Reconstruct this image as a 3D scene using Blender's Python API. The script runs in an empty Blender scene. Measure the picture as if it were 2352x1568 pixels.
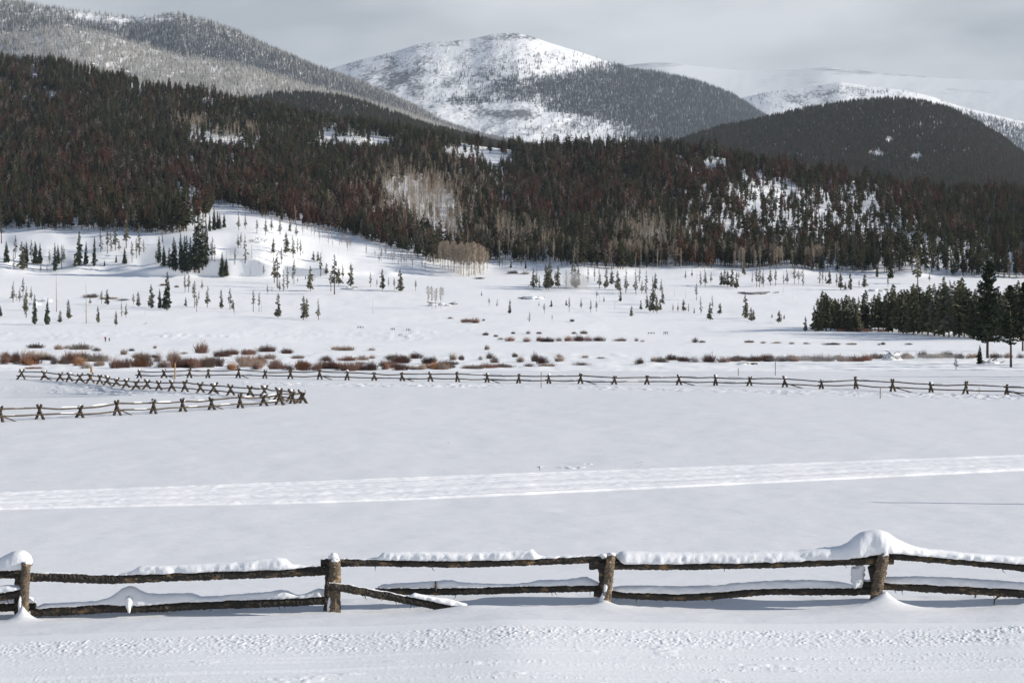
import bpy, math, random
import numpy as np
from mathutils import Vector

# ------------------------------------------------------------------ camera, world, sun
F = 4573.0            # focal length in picture units (picture = 2352 x 1568 units)
CX, HY = 1176.0, 700.0
SUN_EL, SUN_AZ = 19.0, 6.0      # sun low on the right, a few degrees behind the camera
sc = bpy.context.scene
col = sc.collection
cam_d = bpy.data.cameras.new('camera')
cam = bpy.data.objects.new('camera', cam_d); col.objects.link(cam)
cam.location = (0, 0, 0); cam.rotation_euler = (math.radians(90), 0, 0)
cam_d.sensor_width = 36.0; cam_d.lens = F / 2352.0 * 36.0
cam_d.shift_y = -(784.0 - HY) / 2352.0
cam_d.clip_start = 0.5; cam_d.clip_end = 60000
sc.camera = cam
sc.render.engine = 'CYCLES'
sc.cycles.use_denoising = True
sc.cycles.max_bounces = 5; sc.cycles.diffuse_bounces = 3; sc.cycles.volume_bounces = 0
sc.cycles.transparent_max_bounces = 8
sc.view_settings.view_transform = 'Standard'; sc.view_settings.look = 'None'
sc.view_settings.exposure = 0.44; sc.view_settings.gamma = 1.0
sc.view_settings.use_curve_mapping = False

w = bpy.data.worlds.new('World'); sc.world = w; w.use_nodes = True
nt = w.node_tree; nt.nodes.clear()
def N(tree, typ, **kw):
    n = tree.nodes.new(typ)
    for k, v in kw.items(): setattr(n, k, v)
    return n
out = N(nt, 'ShaderNodeOutputWorld'); bg = N(nt, 'ShaderNodeBackground'); bg.inputs['Strength'].default_value = 0.10
sky = N(nt, 'ShaderNodeTexSky', sky_type='NISHITA'); sky.sun_disc = False
sky.sun_elevation = math.radians(SUN_EL); sky.sun_rotation = math.radians(90 + SUN_AZ)
sky.altitude = 2600; sky.air_density = 1.0; sky.dust_density = 1.0
tc = N(nt, 'ShaderNodeTexCoord'); sep = N(nt, 'ShaderNodeSeparateXYZ')
nt.links.new(tc.outputs['Generated'], sep.inputs[0])
# cloud bank low over the mountains, breaking up towards the zenith (the same all round)
mp = N(nt, 'ShaderNodeMapping'); mp.inputs['Scale'].default_value = (1.0, 1.0, 3.2)
nt.links.new(tc.outputs['Generated'], mp.inputs[0])
n1 = N(nt, 'ShaderNodeTexNoise'); n1.inputs['Scale'].default_value = 4.2; n1.inputs['Detail'].default_value = 5; n1.inputs['Roughness'].default_value = 0.5
nt.links.new(mp.outputs[0], n1.inputs['Vector'])
ccol = N(nt, 'ShaderNodeValToRGB')
ccol.color_ramp.elements[0].position = 0.40; ccol.color_ramp.elements[0].color = (3.25, 3.5, 3.85, 1)
ccol.color_ramp.elements[1].position = 0.60; ccol.color_ramp.elements[1].color = (5.35, 5.5, 5.75, 1)
nt.links.new(n1.outputs['Fac'], ccol.inputs[0])
el = N(nt, 'ShaderNodeMapRange'); el.interpolation_type = 'SMOOTHSTEP'
el.inputs['From Min'].default_value = 0.17; el.inputs['From Max'].default_value = 0.55
el.inputs['To Min'].default_value = 1.0; el.inputs['To Max'].default_value = 0.10
nt.links.new(sep.outputs['Z'], el.inputs['Value'])
mx = N(nt, 'ShaderNodeMix', data_type='RGBA')
nt.links.new(el.outputs[0], mx.inputs['Factor'])
nt.links.new(sky.outputs[0], mx.inputs['A']); nt.links.new(ccol.outputs[0], mx.inputs['B'])
nt.links.new(mx.outputs['Result'], bg.inputs['Color']); nt.links.new(bg.outputs[0], out.inputs['Surface'])

sun_d = bpy.data.lights.new('sun', 'SUN'); sun_d.energy = 5.0; sun_d.angle = math.radians(0.53); sun_d.color = (1.0, 0.94, 0.85)
sun = bpy.data.objects.new('sun', sun_d); col.objects.link(sun)
e, a = math.radians(SUN_EL), math.radians(SUN_AZ)
SUNV = Vector((math.cos(e) * math.cos(a), -math.cos(e) * math.sin(a), math.sin(e)))
sun.rotation_euler = SUNV.to_track_quat('Z', 'Y').to_euler()
sun.location = SUNV * 200

# ------------------------------------------------------------------ helpers
rnd = random.Random(7)
def P(x, y, D): return ((x - CX) * D / F, D, (HY - y) * D / F)

def _hash(ix, iy, seed):
    h = (ix.astype(np.int64) * 374761393 + iy.astype(np.int64) * 668265263 + seed * 974711) & 0xffffffff
    h = ((h ^ (h >> 13)) * 1274126177) & 0xffffffff
    return ((h ^ (h >> 16)) & 0xffff) / 65535.0
def vnoise(x, y, seed=0):
    x = np.asarray(x, float); y = np.asarray(y, float)
    ix = np.floor(x); iy = np.floor(y); fx = x - ix; fy = y - iy
    fx = fx * fx * fx * (fx * (fx * 6 - 15) + 10); fy = fy * fy * fy * (fy * (fy * 6 - 15) + 10)
    v00 = _hash(ix, iy, seed); v10 = _hash(ix + 1, iy, seed); v01 = _hash(ix, iy + 1, seed); v11 = _hash(ix + 1, iy + 1, seed)
    return ((v00 * (1 - fx) + v10 * fx) * (1 - fy) + (v01 * (1 - fx) + v11 * fx) * fy) * 2 - 1
def fbm(x, y, seed=0, oct=4, gain=0.5):
    s = 0; amp = 1; tot = 0
    for o in range(oct):
        s = s + amp * vnoise(x * 2 ** o, y * 2 ** o, seed + o * 17); tot += amp; amp *= gain
    return s / tot
def sstep(e0, e1, v):
    t = np.clip((v - e0) / (e1 - e0), 0, 1); return t * t * (3 - 2 * t)
def tab(x, pts):
    p = np.array(pts, float); return np.interp(x, p[:, 0], p[:, 1])
def smooth_tab(pts, xs, k):
    v = tab(xs, pts); kern = np.hanning(2 * k + 3)[1:-1]; kern /= kern.sum()
    return np.convolve(np.pad(v, k, mode='edge'), kern, mode='valid')

def mesh_from(name, V, Fc, mats, smooth=True, mat_idx=None):
    me = bpy.data.meshes.new(name)
    V = np.asarray(V, dtype=np.float32)
    if isinstance(Fc, np.ndarray):
        k = Fc.shape[1]
        me.vertices.add(len(V)); me.vertices.foreach_set('co', V.ravel())
        me.loops.add(Fc.size); me.loops.foreach_set('vertex_index', Fc.ravel().astype(np.int32))
        me.polygons.add(len(Fc)); me.polygons.foreach_set('loop_start', np.arange(0, Fc.size, k, dtype=np.int32))
        me.polygons.foreach_set('loop_total', np.full(len(Fc), k, dtype=np.int32))
    else:
        me.from_pydata(V.tolist(), [], Fc)
    for m in mats: me.materials.append(m)
    if mat_idx is not None: me.polygons.foreach_set('material_index', np.asarray(mat_idx, dtype=np.int32))
    me.polygons.foreach_set('use_smooth', np.full(len(me.polygons), smooth, dtype=bool))
    me.update(calc_edges=True); me.validate()
    return me
def link(name, me, parent=None, loc=(0, 0, 0), rz=0.0, s=(1, 1, 1)):
    o = bpy.data.objects.new(name, me); col.objects.link(o)
    o.location = loc; o.rotation_euler = (0, 0, rz); o.scale = s
    if parent is not None: o.parent = parent
    return o
def tag(o, label=None, cat=None, group=None, kind=None):
    if label: o['label'] = label
    if cat: o['category'] = cat
    if group: o['group'] = group
    if kind: o['kind'] = kind
    return o
def empty(name, loc, rz=0.0, s=(1, 1, 1)):
    o = link(name, None, None, loc, rz, s); o.empty_display_size = 0.2; return o
def copy_tree(src, parent=None):
    c = src.copy(); col.objects.link(c); c.parent = parent
    for ch in src.children: copy_tree(ch, c)
    return c
def grid_faces(nr, nc):
    i = np.arange(nr * nc).reshape(nr, nc)
    return np.stack([i[:-1, :-1], i[:-1, 1:], i[1:, 1:], i[1:, :-1]], -1).reshape(-1, 4)
ORD = lambda n: '%d%s' % (n, 'th' if 10 <= n % 100 <= 20 else {1: 'st', 2: 'nd', 3: 'rd'}.get(n % 10, 'th'))

# ------------------------------------------------------------------ materials
def mat(name):
    m = bpy.data.materials.new(name); m.use_nodes = True
    t = m.node_tree; b = t.nodes['Principled BSDF']; b.inputs['Specular IOR Level'].default_value = 0.15
    return m, t, b
def ramp(t, stops):
    r = N(t, 'ShaderNodeValToRGB'); els = r.color_ramp.elements
    while len(els) < len(stops): els.new(0.5)
    for e_, (p, c) in zip(els, stops): e_.position = p; e_.color = tuple(c) + (1,)
    return r
def noise(t, scale, detail=3, rough=0.5, vec=None, coord='Object'):
    n = N(t, 'ShaderNodeTexNoise'); n.inputs['Scale'].default_value = scale; n.inputs['Detail'].default_value = detail; n.inputs['Roughness'].default_value = rough
    if vec is None:
        c = N(t, 'ShaderNodeTexCoord'); vec = c.outputs[coord]
    t.links.new(vec, n.inputs['Vector']); return n
def mapping(t, scale):
    c = N(t, 'ShaderNodeTexCoord'); m = N(t, 'ShaderNodeMapping'); m.inputs['Scale'].default_value = scale
    t.links.new(c.outputs['Object'], m.inputs[0]); return m.outputs[0]
def bump(t, b, h, strength, dist, prev=None):
    bp = N(t, 'ShaderNodeBump'); bp.inputs['Strength'].default_value = strength; bp.inputs['Distance'].default_value = dist
    t.links.new(h, bp.inputs['Height'])
    if prev is not None: t.links.new(prev, bp.inputs['Normal'])
    t.links.new(bp.outputs[0], b.inputs['Normal']); return bp.outputs[0]

def snow_mat(name, c=(0.86, 0.865, 0.88), scales=((1.2, 0.35, 0.05), (14.0, 0.35, 0.008)), stretch=(1, 1, 1), rough=0.65):
    m, t, b = mat(name)
    n = noise(t, 0.6, 4, 0.6)
    r = ramp(t, [(0.3, tuple(v * 0.965 for v in c)), (0.7, c)])
    t.links.new(n.outputs['Fac'], r.inputs[0]); t.links.new(r.outputs[0], b.inputs['Base Color'])
    b.inputs['Roughness'].default_value = rough
    prev = None; v = mapping(t, stretch)
    for s, st, d in scales:
        nn = noise(t, s, 3, 0.55, vec=v); prev = bump(t, b, nn.outputs['Fac'], st, d, prev)
    return m
M = {}
M['field'] = snow_mat('field_snow', (0.80, 0.805, 0.82), ((0.8, 0.3, 0.10), (3.6, 0.5, 0.04), (22.0, 0.5, 0.008)), (0.45, 1, 1))
M['road'] = snow_mat('road_snow', (0.88, 0.885, 0.895), ((40.0, 0.6, 0.006), (140.0, 0.5, 0.002)), (0.5, 1, 1))
M['trail'] = snow_mat('trail_snow', (0.91, 0.912, 0.92), ((3.0, 0.6, 0.05), (14.0, 0.6, 0.025)), (0.4, 1, 1))
M['cap'] = snow_mat('cap_snow', (0.88, 0.885, 0.9), ((18.0, 0.35, 0.012), (90.0, 0.3, 0.002)))
M['valley'] = snow_mat('valley_snow', (0.94, 0.94, 0.945), ((0.5, 0.5, 0.2), (3.0, 0.4, 0.05)), (0.45, 1, 1))  # whiter than the field: sun on the valley slopes put into the colour
M['hillsnow'] = snow_mat('hill_snow', (0.93, 0.933, 0.94), ((0.05, 0.3, 1.0),))  # whitened along with the valley snow, for slopes turned to the sun

def mountain_mat(name, rock_lo, rock_hi, scale, stretch, rock=(0.17, 0.175, 0.19), snow=(0.80, 0.81, 0.83)):
    m, t, b = mat(name); b.inputs['Roughness'].default_value = 0.9
    v = mapping(t, stretch)
    n = noise(t, scale, 7, 0.68, vec=v); big = noise(t, scale * 0.16, 3, 0.5, vec=v)
    ad = N(t, 'ShaderNodeMath', operation='MULTIPLY_ADD'); ad.inputs[1].default_value = 0.9; t.links.new(big.outputs['Fac'], ad.inputs[0]); t.links.new(n.outputs['Fac'], ad.inputs[2])
    at = N(t, 'ShaderNodeAttribute'); at.attribute_name = 'rock'
    ad2 = N(t, 'ShaderNodeMath', operation='ADD'); t.links.new(ad.outputs[0], ad2.inputs[0]); t.links.new(at.outputs['Fac'], ad2.inputs[1])
    r = ramp(t, [(rock_lo / 2, snow), (rock_hi / 2, rock)])
    hf = N(t, 'ShaderNodeMath', operation='MULTIPLY'); hf.inputs[1].default_value = 0.5; t.links.new(ad2.outputs[0], hf.inputs[0])
    t.links.new(hf.outputs[0], r.inputs[0]); t.links.new(r.outputs[0], b.inputs['Base Color'])
    bump(t, b, n.outputs['Fac'], 0.5, 6.0)
    return m
M['peak'] = mountain_mat('peak_snow_and_rock', 0.97, 1.19, 0.045, (1.7, 0.5, 1.8))
M['ridge'] = mountain_mat('far_ridge_snow', 1.04, 1.40, 0.022, (0.35, 0.3, 3.0), snow=(0.66, 0.675, 0.70))  # snow colour greyed to stand for cloud lying on the ridge

def foliage(name, c, var=0.35, hue=None):
    m, t, b = mat(name); b.inputs['Roughness'].default_value = 0.85; b.inputs['Specular IOR Level'].default_value = 0.05
    oi = N(t, 'ShaderNodeObjectInfo')
    n = noise(t, 6.0, 2)
    ad = N(t, 'ShaderNodeMath', operation='MULTIPLY_ADD'); ad.inputs[1].default_value = 0.6
    t.links.new(n.outputs['Fac'], ad.inputs[0]); t.links.new(oi.outputs['Random'], ad.inputs[2])
    lo = tuple(v * (1 - var) for v in c); hi = tuple(v * (1 + var) for v in (hue or c))
    r = ramp(t, [(0.2, lo), (1.25 / 1.3, hi)])
    t.links.new(ad.outputs[0], r.inputs[0]); t.links.new(r.outputs[0], b.inputs['Base Color'])
    return m
M['needle'] = foliage('pine_needles', (0.026, 0.033, 0.016), 0.45, (0.043, 0.041, 0.019))
M['spruce'] = foliage('spruce_needles', (0.034, 0.045, 0.028), 0.4)
M['open'] = foliage('open_pine_needles', (0.078, 0.084, 0.056), 0.35, (0.105, 0.10, 0.07))
M['clump'] = foliage('clump_pine_needles', (0.064, 0.071, 0.040), 0.35, (0.085, 0.082, 0.046))
M['red'] = foliage('beetle_killed_needles', (0.060, 0.026, 0.018), 0.4, (0.080, 0.036, 0.024))
M['grey'] = foliage('dead_grey_twigs', (0.10, 0.083, 0.073), 0.3)
M['frost'] = foliage('rime_frosted_needles', (0.44, 0.435, 0.425), 0.2, (0.52, 0.50, 0.47))  # frosted trees with direct sun painted into their pale colour
M['frostgrey'] = foliage('half_frosted_needles', (0.135, 0.155, 0.185), 0.22)  # frosted as well; cloud shade and distance haze painted in as grey-blue
M['bark'] = foliage('tree_bark', (0.095, 0.075, 0.063), 0.3)
M['pale_bark'] = foliage('aspen_bark', (0.36, 0.32, 0.27), 0.25)
M['aspen_twig'] = foliage('aspen_twigs', (0.245, 0.20, 0.155), 0.25)
M['snag'] = foliage('silver_dead_wood', (0.26, 0.22, 0.19), 0.25)
M['willow_red'] = foliage('red_willow_stems', (0.125, 0.072, 0.058), 0.35)
M['willow_orange'] = foliage('orange_willow_stems', (0.175, 0.088, 0.048), 0.3)
M['willow_brown'] = foliage('brown_willow_stems', (0.18, 0.14, 0.115), 0.3)

def bark_log(name, base, patch, amt):
    m, t, b = mat(name); b.inputs['Roughness'].default_value = 0.85
    n = noise(t, 14.0, 5, 0.65, vec=mapping(t, (0.45, 1, 1)))
    r = ramp(t, [(0.25, tuple(v * 0.45 for v in base)), (amt - 0.05, base), (amt + 0.03, patch), (0.9, tuple(v * 1.3 for v in patch))])
    t.links.new(n.outputs['Fac'], r.inputs[0]); t.links.new(r.outputs[0], b.inputs['Base Color'])
    f = noise(t, 60.0, 4, 0.7); bump(t, b, f.outputs['Fac'], 0.9, 0.02)
    return m
M['rail'] = bark_log('rail_bark', (0.070, 0.062, 0.052), (0.26, 0.17, 0.09), 0.61)
M['post'] = bark_log('post_bark', (0.17, 0.135, 0.10), (0.40, 0.27, 0.15), 0.62)
M['old_log'] = bark_log('weathered_log', (0.085, 0.068, 0.054), (0.20, 0.155, 0.11), 0.62)
M['deadwood'] = bark_log('fallen_wood', (0.08, 0.07, 0.06), (0.16, 0.13, 0.10), 0.6)
M['marker'] = bark_log('marker_pole_wood', (0.24, 0.20, 0.17), (0.33, 0.27, 0.2), 0.6)
M['yellow_post'] = bark_log('yellow_post_wood', (0.36, 0.23, 0.10), (0.48, 0.32, 0.15), 0.6)
def plain(name, c, rough=0.7):
    m, t, b = mat(name); b.inputs['Roughness'].default_value = rough
    n = noise(t, 20.0, 2); r = ramp(t, [(0.3, tuple(v * 0.85 for v in c)), (0.7, c)])
    t.links.new(n.outputs['Fac'], r.inputs[0]); t.links.new(r.outputs[0], b.inputs['Base Color']); return m
M['jacket_red'] = plain('red_jacket', (0.38, 0.03, 0.06)); M['cloth_dark'] = plain('dark_clothes', (0.02, 0.02, 0.03))
M['ski'] = plain('ski', (0.15, 0.15, 0.17), 0.4); M['jacket_dark'] = plain('dark_jacket', (0.06, 0.03, 0.07))
M['skin'] = plain('skin', (0.5, 0.32, 0.25)); M['rock'] = plain('grey_rock', (0.16, 0.15, 0.14), 0.9)

# ------------------------------------------------------------------ terrain: road, bank, meadow, valley floor, wooded slope
XS = np.concatenate([np.linspace(-760, -60, 60)[:-1], np.linspace(-60, 2412, 1020)[:-1], np.linspace(2412, 3110, 60)])
NC = len(XS)
ZP = [(6, -3.50), (17, -3.50), (20.0, -3.50), (21.3, -3.485), (22.2, -3.455), (22.7, -3.472), (22.92, -3.53), (23.06, -3.526), (23.2, -3.49), (23.32, -3.452), (23.6, -3.447),
      (24.0, -3.50), (26, -4.1), (32, -5.55), (45, -7.7), (57, -8.62), (75, -8.7), (150, -8.7), (300, -8.85), (400, -9.6), (560, -10.2), (680, -8.9), (760, -5.3), (850, 0.0), (960, 12.6), (1000, 18)]
DZ = [(-760, -0.19), (0, -0.15), (375, -0.085), (765, -0.05), (1000, -0.005), (1176, 0.045), (1450, 0.01), (1700, -0.01), (2020, -0.012), (2250, 0.0), (2352, 0.02), (3110, 0.0)]
POST_X = [-640, 52, 766, 1393, 2018, 2650]
D_rows = np.concatenate([np.linspace(6, 17, 24)[:-1], np.linspace(17, 18.2, 20)[:-1], np.linspace(18.2, 24.3, 300)[:-1], np.linspace(24.3, 57, 40)[:-1]])
ymid = np.arange(1386, 642, -1.9)
Dfine = np.linspace(57, 960, 20000)
zf = tab(Dfine, ZP); kern = np.hanning(801); kern /= kern.sum()
zfs = np.convolve(np.pad(zf, 400, mode='edge'), kern, mode='valid')
wgt = sstep(57, 110, Dfine) * (1 - sstep(930, 958, Dfine)); zf = zf * (1 - wgt) + zfs * wgt
yf = HY - zf * F / Dfine
D_mid = np.interp(-ymid, -yf, Dfine)
D_rows = np.concatenate([D_rows, D_mid[D_mid > 57.2], [960.0]])
zrow = np.where(D_rows < 57, tab(D_rows, ZP), np.interp(D_rows, Dfine, zf))
# soften the profile round the bank without moving the crest much
DD, XX = np.meshgrid(D_rows, XS, indexing='ij')
WX = (XX - CX) * DD / F
Z = np.repeat(zrow[:, None], NC, 1)
near = 1 - sstep(24.5, 30, DD)
Z += smooth_tab(DZ, XS, 45)[None, :] * near * sstep(17, 20, DD)
# hummocky road and churned strip
wob = 0.12 * vnoise(WX * 0.8, DD * 0, 5) + 0.05 * vnoise(WX * 4, DD * 0, 6)
churn = sstep(20.15, 20.7, DD + wob) * (1 - sstep(21.35, 21.5, DD + wob))
ch = np.maximum(fbm(WX * 34, DD * 17, 31, 3, 0.7), -0.1) * (0.85 + 0.5 * np.maximum(vnoise(WX * 3, DD * 4, 36), -0.5)) + 1.2 * np.maximum(vnoise(WX * 7, DD * 6, 33) - 0.55, 0) * (0.5 + vnoise(WX * 40, DD * 25, 37))
Z += churn * 0.013 * ch
track = sstep(17.6, 17.9, DD + wob) * (1 - sstep(20.3, 20.8, DD + wob))
sl = 0.011 * fbm(WX * 0.35 + DD * 0.4, DD * 17, 41, 3, 0.6) + 0.012 * np.maximum(fbm(WX * 38, DD * 16, 43, 3, 0.7) - 0.12, 0) * (0.35 + 1.3 * np.maximum(vnoise(WX * 0.5, DD * 5, 44), 0))
lump = np.maximum(vnoise(WX * 2.6, DD * 3.4, 47) - 0.68, 0) * (0.5 + 0.5 * vnoise(WX * 15, DD * 15, 48))
rut = np.minimum(0, np.abs(vnoise(WX * 0.05, DD * 2.6 + 0.02 * WX, 49)) - 0.08) * 0.25
gro = sum(np.exp(-((DD - c_ - 0.05 * vnoise(WX * 0.15, DD * 0, int(c_ * 10))) / 0.025) ** 2) for c_ in (18.55, 18.75, 19.1, 19.32, 19.85, 20.05))
Z += track * (-0.012 * gro * (0.6 + 0.4 * vnoise(WX * 1.5, DD, 52)) + 0.75 * sl + 0.05 * np.maximum(lump, 0) + rut)
# smooth plough bank at the very bottom
Z += 0.10 * (1 - sstep(17.5, 18.9, DD)) * sstep(600, 1100, XX) * (0.7 + 0.3 * vnoise(WX * 0.5, DD * 0.5, 50))
# bank: gentle dimples, drift crest, cones of snow round the posts
bank = sstep(21.3, 21.8, DD) * (1 - sstep(24.2, 25.5, DD))
Z += bank * 0.012 * fbm(WX * 0.8, DD * 1.0, 60, 2)
drift = np.exp(-((DD - 23.45) / 0.28) ** 2)
Z += drift * (0.035 * fbm(WX * 0.9, DD * 0.3, 63, 3) + 0.02 * np.maximum(vnoise(WX * 2.2, DD, 65), 0))
for px, hgt, wd in ((52, 0.21, 0.13), (1390, 0.11, 0.22), (2035, 0.17, 0.19), (2015, 0.10, 0.5), (762, 0.05, 0.2), (2352, 0.07, 0.28), (2650, 0.12, 0.2), (-640, 0.12, 0.2)):
    X0 = (px - CX) * 22.85 / F
    r = np.sqrt(((WX - X0) / wd) ** 2 + ((DD - 22.85) / (wd * 0.85)) ** 2)
    Z += near * hgt * np.exp(-r * 1.15) * (DD > 20)
# brace buried in snow
X0 = (1075 - CX) * 22.75 / F
Z += 0.035 * np.exp(-((WX - X0) / 0.35) ** 2 - ((DD - 22.8) / 0.3) ** 2)
# meadow: broad undulation, hollow inside the zigzag fence, lumpy ground beyond the river
mead = sstep(58, 70, DD)
Z += mead * (0.10 * fbm(WX * 0.05, DD * 0.03, 70, 3) * sstep(60, 140, DD) + 0.035 * fbm(WX * 0.35, DD * 0.22, 72, 3))
Z -= 2.3 * np.exp(-((XX + 30) / 290) ** 2) * np.exp(-((DD - 212) / 14) ** 2)
Z += 0.30 * np.exp(-((XX - 600) / 500) ** 2) * np.exp(-((DD - 222) / 16) ** 2)
rough_area = (sstep(555, 610, DD) * (1 - sstep(640, 710, DD))) * (1 - sstep(900, 1250, XX))
Z += rough_area * 0.75 * np.maximum(fbm(WX * 0.5, DD * 0.11, 75, 4, 0.7) - 0.02, 0) * (0.35 + np.maximum(vnoise(WX * 0.06, DD * 0.03, 76), 0))
valley = sstep(380, 480, DD)
Z += valley * (0.6 * fbm(WX * 0.02, DD * 0.012, 77, 3) + 0.16 * np.maximum(fbm(WX * 0.13, DD * 0.05, 79, 3), 0)) * (1 - sstep(880, 955, DD))
riv = sstep(255, 275, DD) * (1 - sstep(380, 420, DD))
Z += riv * 0.22 * np.maximum(fbm(WX * 0.3, DD * 0.12, 81, 3), -0.2)
Yscr = HY - Z * F / DD

# the slope above the valley, given by picture height -> distance
SKY_F = [(-760, 60), (-300, 95), (0, 140), (130, 153), (250, 176), (350, 206), (400, 212), (500, 228), (600, 252), (660, 265), (750, 280), (830, 288), (900, 303), (1000, 318),
         (1100, 336), (1180, 345), (1300, 346), (1400, 341), (1500, 343), (1600, 352), (1700, 371), (1800, 393), (1900, 407), (2000, 422), (2100, 434), (2200, 446), (2352, 457), (2700, 470), (3110, 490)]
ridge_y = smooth_tab(SKY_F, XS, 6)
FOOT_Y = smooth_tab([(-760, 545), (420, 540), (520, 560), (800, 590), (1000, 612), (3110, 612)], XS, 12)
FOOT_D = smooth_tab([(-760, 1090), (420, 1080), (600, 1040), (1000, 1005), (3110, 1005)], XS, 12)
RIDGE_D = smooth_tab([(-760, 2250), (0, 2050), (500, 1850), (800, 1780), (1100, 1720), (1400, 1650), (1800, 1560), (2352, 1480), (3110, 1450)], XS, 20)
NT = 190
tt = np.linspace(0, 1, NT + 1)[1:]
ybase = Yscr[-1]
Yup = ybase[None, :] + (ridge_y - ybase)[None, :] * tt[:, None]
Dup = np.empty_like(Yup)
for j in range(NC):
    Dup[:, j] = np.interp(-Yup[:, j], [-ybase[j], -FOOT_Y[j], -(FOOT_Y[j] + ridge_y[j]) / 2, -ridge_y[j]], [960, FOOT_D[j], FOOT_D[j] + (RIDGE_D[j] - FOOT_D[j]) * 0.46, RIDGE_D[j]])
k = np.hanning(25); k /= k.sum()
for j in range(NC):
    Dup[:, j] = np.convolve(np.pad(Dup[:, j], 12, mode='reflect', reflect_type='odd'), k, mode='valid')
XU = np.repeat(XS[None, :], NT, 0)
env = sstep(0, 0.06, tt)[:, None] * (1 - 0.6 * sstep(0.85, 1, tt))[:, None]
Dup += env * (26 * fbm(XU / 190, Yup / 110, 90, 3) + 1.2 * fbm(XU / 40, Yup / 30, 94, 2))
# the bare snow spur that comes down left of the centre
spur = np.exp(-((XU - (520 + (Yup - 470) * 0.35)) / 170) ** 2) * np.exp(-((Yup - 560) / 75) ** 2)
Dup -= env * 62 * spur
Dup = np.maximum.accumulate(np.vstack([np.full((1, NC), 960.0), Dup]), 0)[1:] + np.arange(NT)[:, None] * 0.02
Zup = (HY - Yup) * Dup / F
# far side of the ridge
NB = 14
tb = np.linspace(0, 1, NB + 1)[1:]
Dbk = Dup[-1][None, :] * (1 + 0.35 * tb[:, None])
Zbk = Zup[-1][None, :] - (Zup[-1] + 30)[None, :] * (tb[:, None] ** 1.3)
ALLD = np.vstack([DD, Dup, Dbk]); ALLZ = np.vstack([Z, Zup, Zbk])
ALLX = (np.repeat(XS[None, :], len(ALLD), 0) - CX) * ALLD / F
VALL = np.stack([ALLX, ALLD, ALLZ], -1)
n_road = int(np.searchsorted(D_rows, 21.75)); n_low = len(D_rows)
def terrain(name, r0, r1, m, label, cat, stride=1):
    V = VALL[r0:r1, ::stride]; nc = V.shape[1]
    o = link(name, mesh_from(name, V.reshape(-1, 3), grid_faces(r1 - r0, nc), [m]))
    return tag(o, label, cat, kind='structure')
terrain('snow_road', 0, n_road + 1, M['road'], 'churned and tracked snow road along the bottom of the picture', 'road')
n_val = int(np.searchsorted(D_rows, 262))
n_bank = int(np.searchsorted(D_rows, 50))
terrain('snow_bank', n_road, n_bank + 1, M['field'], 'smooth snow bank with drifts along the near log fence', 'snow bank')
terrain('snow_field', n_bank, n_val + 1, M['field'], 'wide smooth snow meadow between the near fence and the river', 'snow field', 2)
terrain('valley_floor', n_val, n_low, M['valley'], 'bright snow valley floor between the river and the forest', 'valley floor', 2)
terrain('snow_hillside', n_low - 1, len(ALLD), M['hillsnow'], 'snow covered hillside under the dark pine forest', 'hillside', 2)
def far_ground():
    n = 64; V = [(0, 3000, -14.5)] + [(16000 * math.cos(i * math.tau / n), 3000 + 16000 * math.sin(i * math.tau / n), -14.5) for i in range(n)]
    o = link('ground', mesh_from('ground', V, [(0, 1 + i, 1 + (i + 1) % n) for i in range(n)], [M['hillsnow']]))
    tag(o, 'snow covered low ground reaching out beneath the hills', 'ground', kind='structure')
far_ground()

# picture height -> distance on the built terrain (visible surface)
YALL = HY - ALLZ * F / ALLD
R58 = int(np.searchsorted(D_rows, 57.3)); RT = n_low + NT
YV = np.minimum.accumulate(YALL[R58:RT], 0)
def ground(x, y):
    """point of the terrain seen at picture position x, y (beyond the bank)"""
    j0 = int(np.clip(np.searchsorted(XS, x) - 1, 0, NC - 2)); f = (x - XS[j0]) / (XS[j0 + 1] - XS[j0])
    d = [np.interp(-y, -YV[:, q], ALLD[R58:RT, q]) for q in (j0, j0 + 1)]
    D = d[0] * (1 - f) + d[1] * f
    zz = [np.interp(D, ALLD[R58:RT, q], ALLZ[R58:RT, q]) for q in (j0, j0 + 1)]
    return Vector(((x - CX) * D / F, D, zz[0] * (1 - f) + zz[1] * f))
def zground(X, D):
    x = CX + X * F / D
    j0 = int(np.clip(np.searchsorted(XS, x) - 1, 0, NC - 2)); f = min(max((x - XS[j0]) / (XS[j0 + 1] - XS[j0]), 0), 1)
    zz = [np.interp(D, ALLD[:, q], ALLZ[:, q]) for q in (j0, j0 + 1)]
    return zz[0] * (1 - f) + zz[1] * f

# groomed ski trail and footprints, sheets laid just above the meadow
def strip(name, top, bot, n_len, n_wid, x0, x1, hfun, m, label, cat, lift=0.02):
    xs = np.linspace(x0, x1, n_len); V = np.empty((n_wid, n_len, 3))
    for j, x in enumerate(xs):
        g0 = ground(x, tab(x, bot)); g1 = ground(x, tab(x, top))
        for i in range(n_wid):
            v = i / (n_wid - 1); D = g0.y * (1 - v) + g1.y * v; X = (x - CX) * D / F
            V[i, j] = (X, D, zground(X, D))
    v = np.linspace(0, 1, n_wid)[:, None]
    edge = sstep(0, 0.06, v) * (1 - sstep(0.94, 1, v))
    V[..., 2] += lift * (edge * 2 - 1) + edge * hfun(V[..., 0], V[..., 1], v)
    o = link(name, mesh_from(name, V.reshape(-1, 3), grid_faces(n_wid, n_len), [m]))
    return tag(o, label, cat, kind='structure')
TR_T = [(-760, 1160), (0, 1131), (500, 1113), (1000, 1093), (1500, 1075), (2352, 1044), (3110, 1015)]
TR_B = [(-760, 1225), (0, 1172), (350, 1164), (700, 1158), (1000, 1148), (1500, 1124), (2352, 1082), (3110, 1048)]
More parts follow.
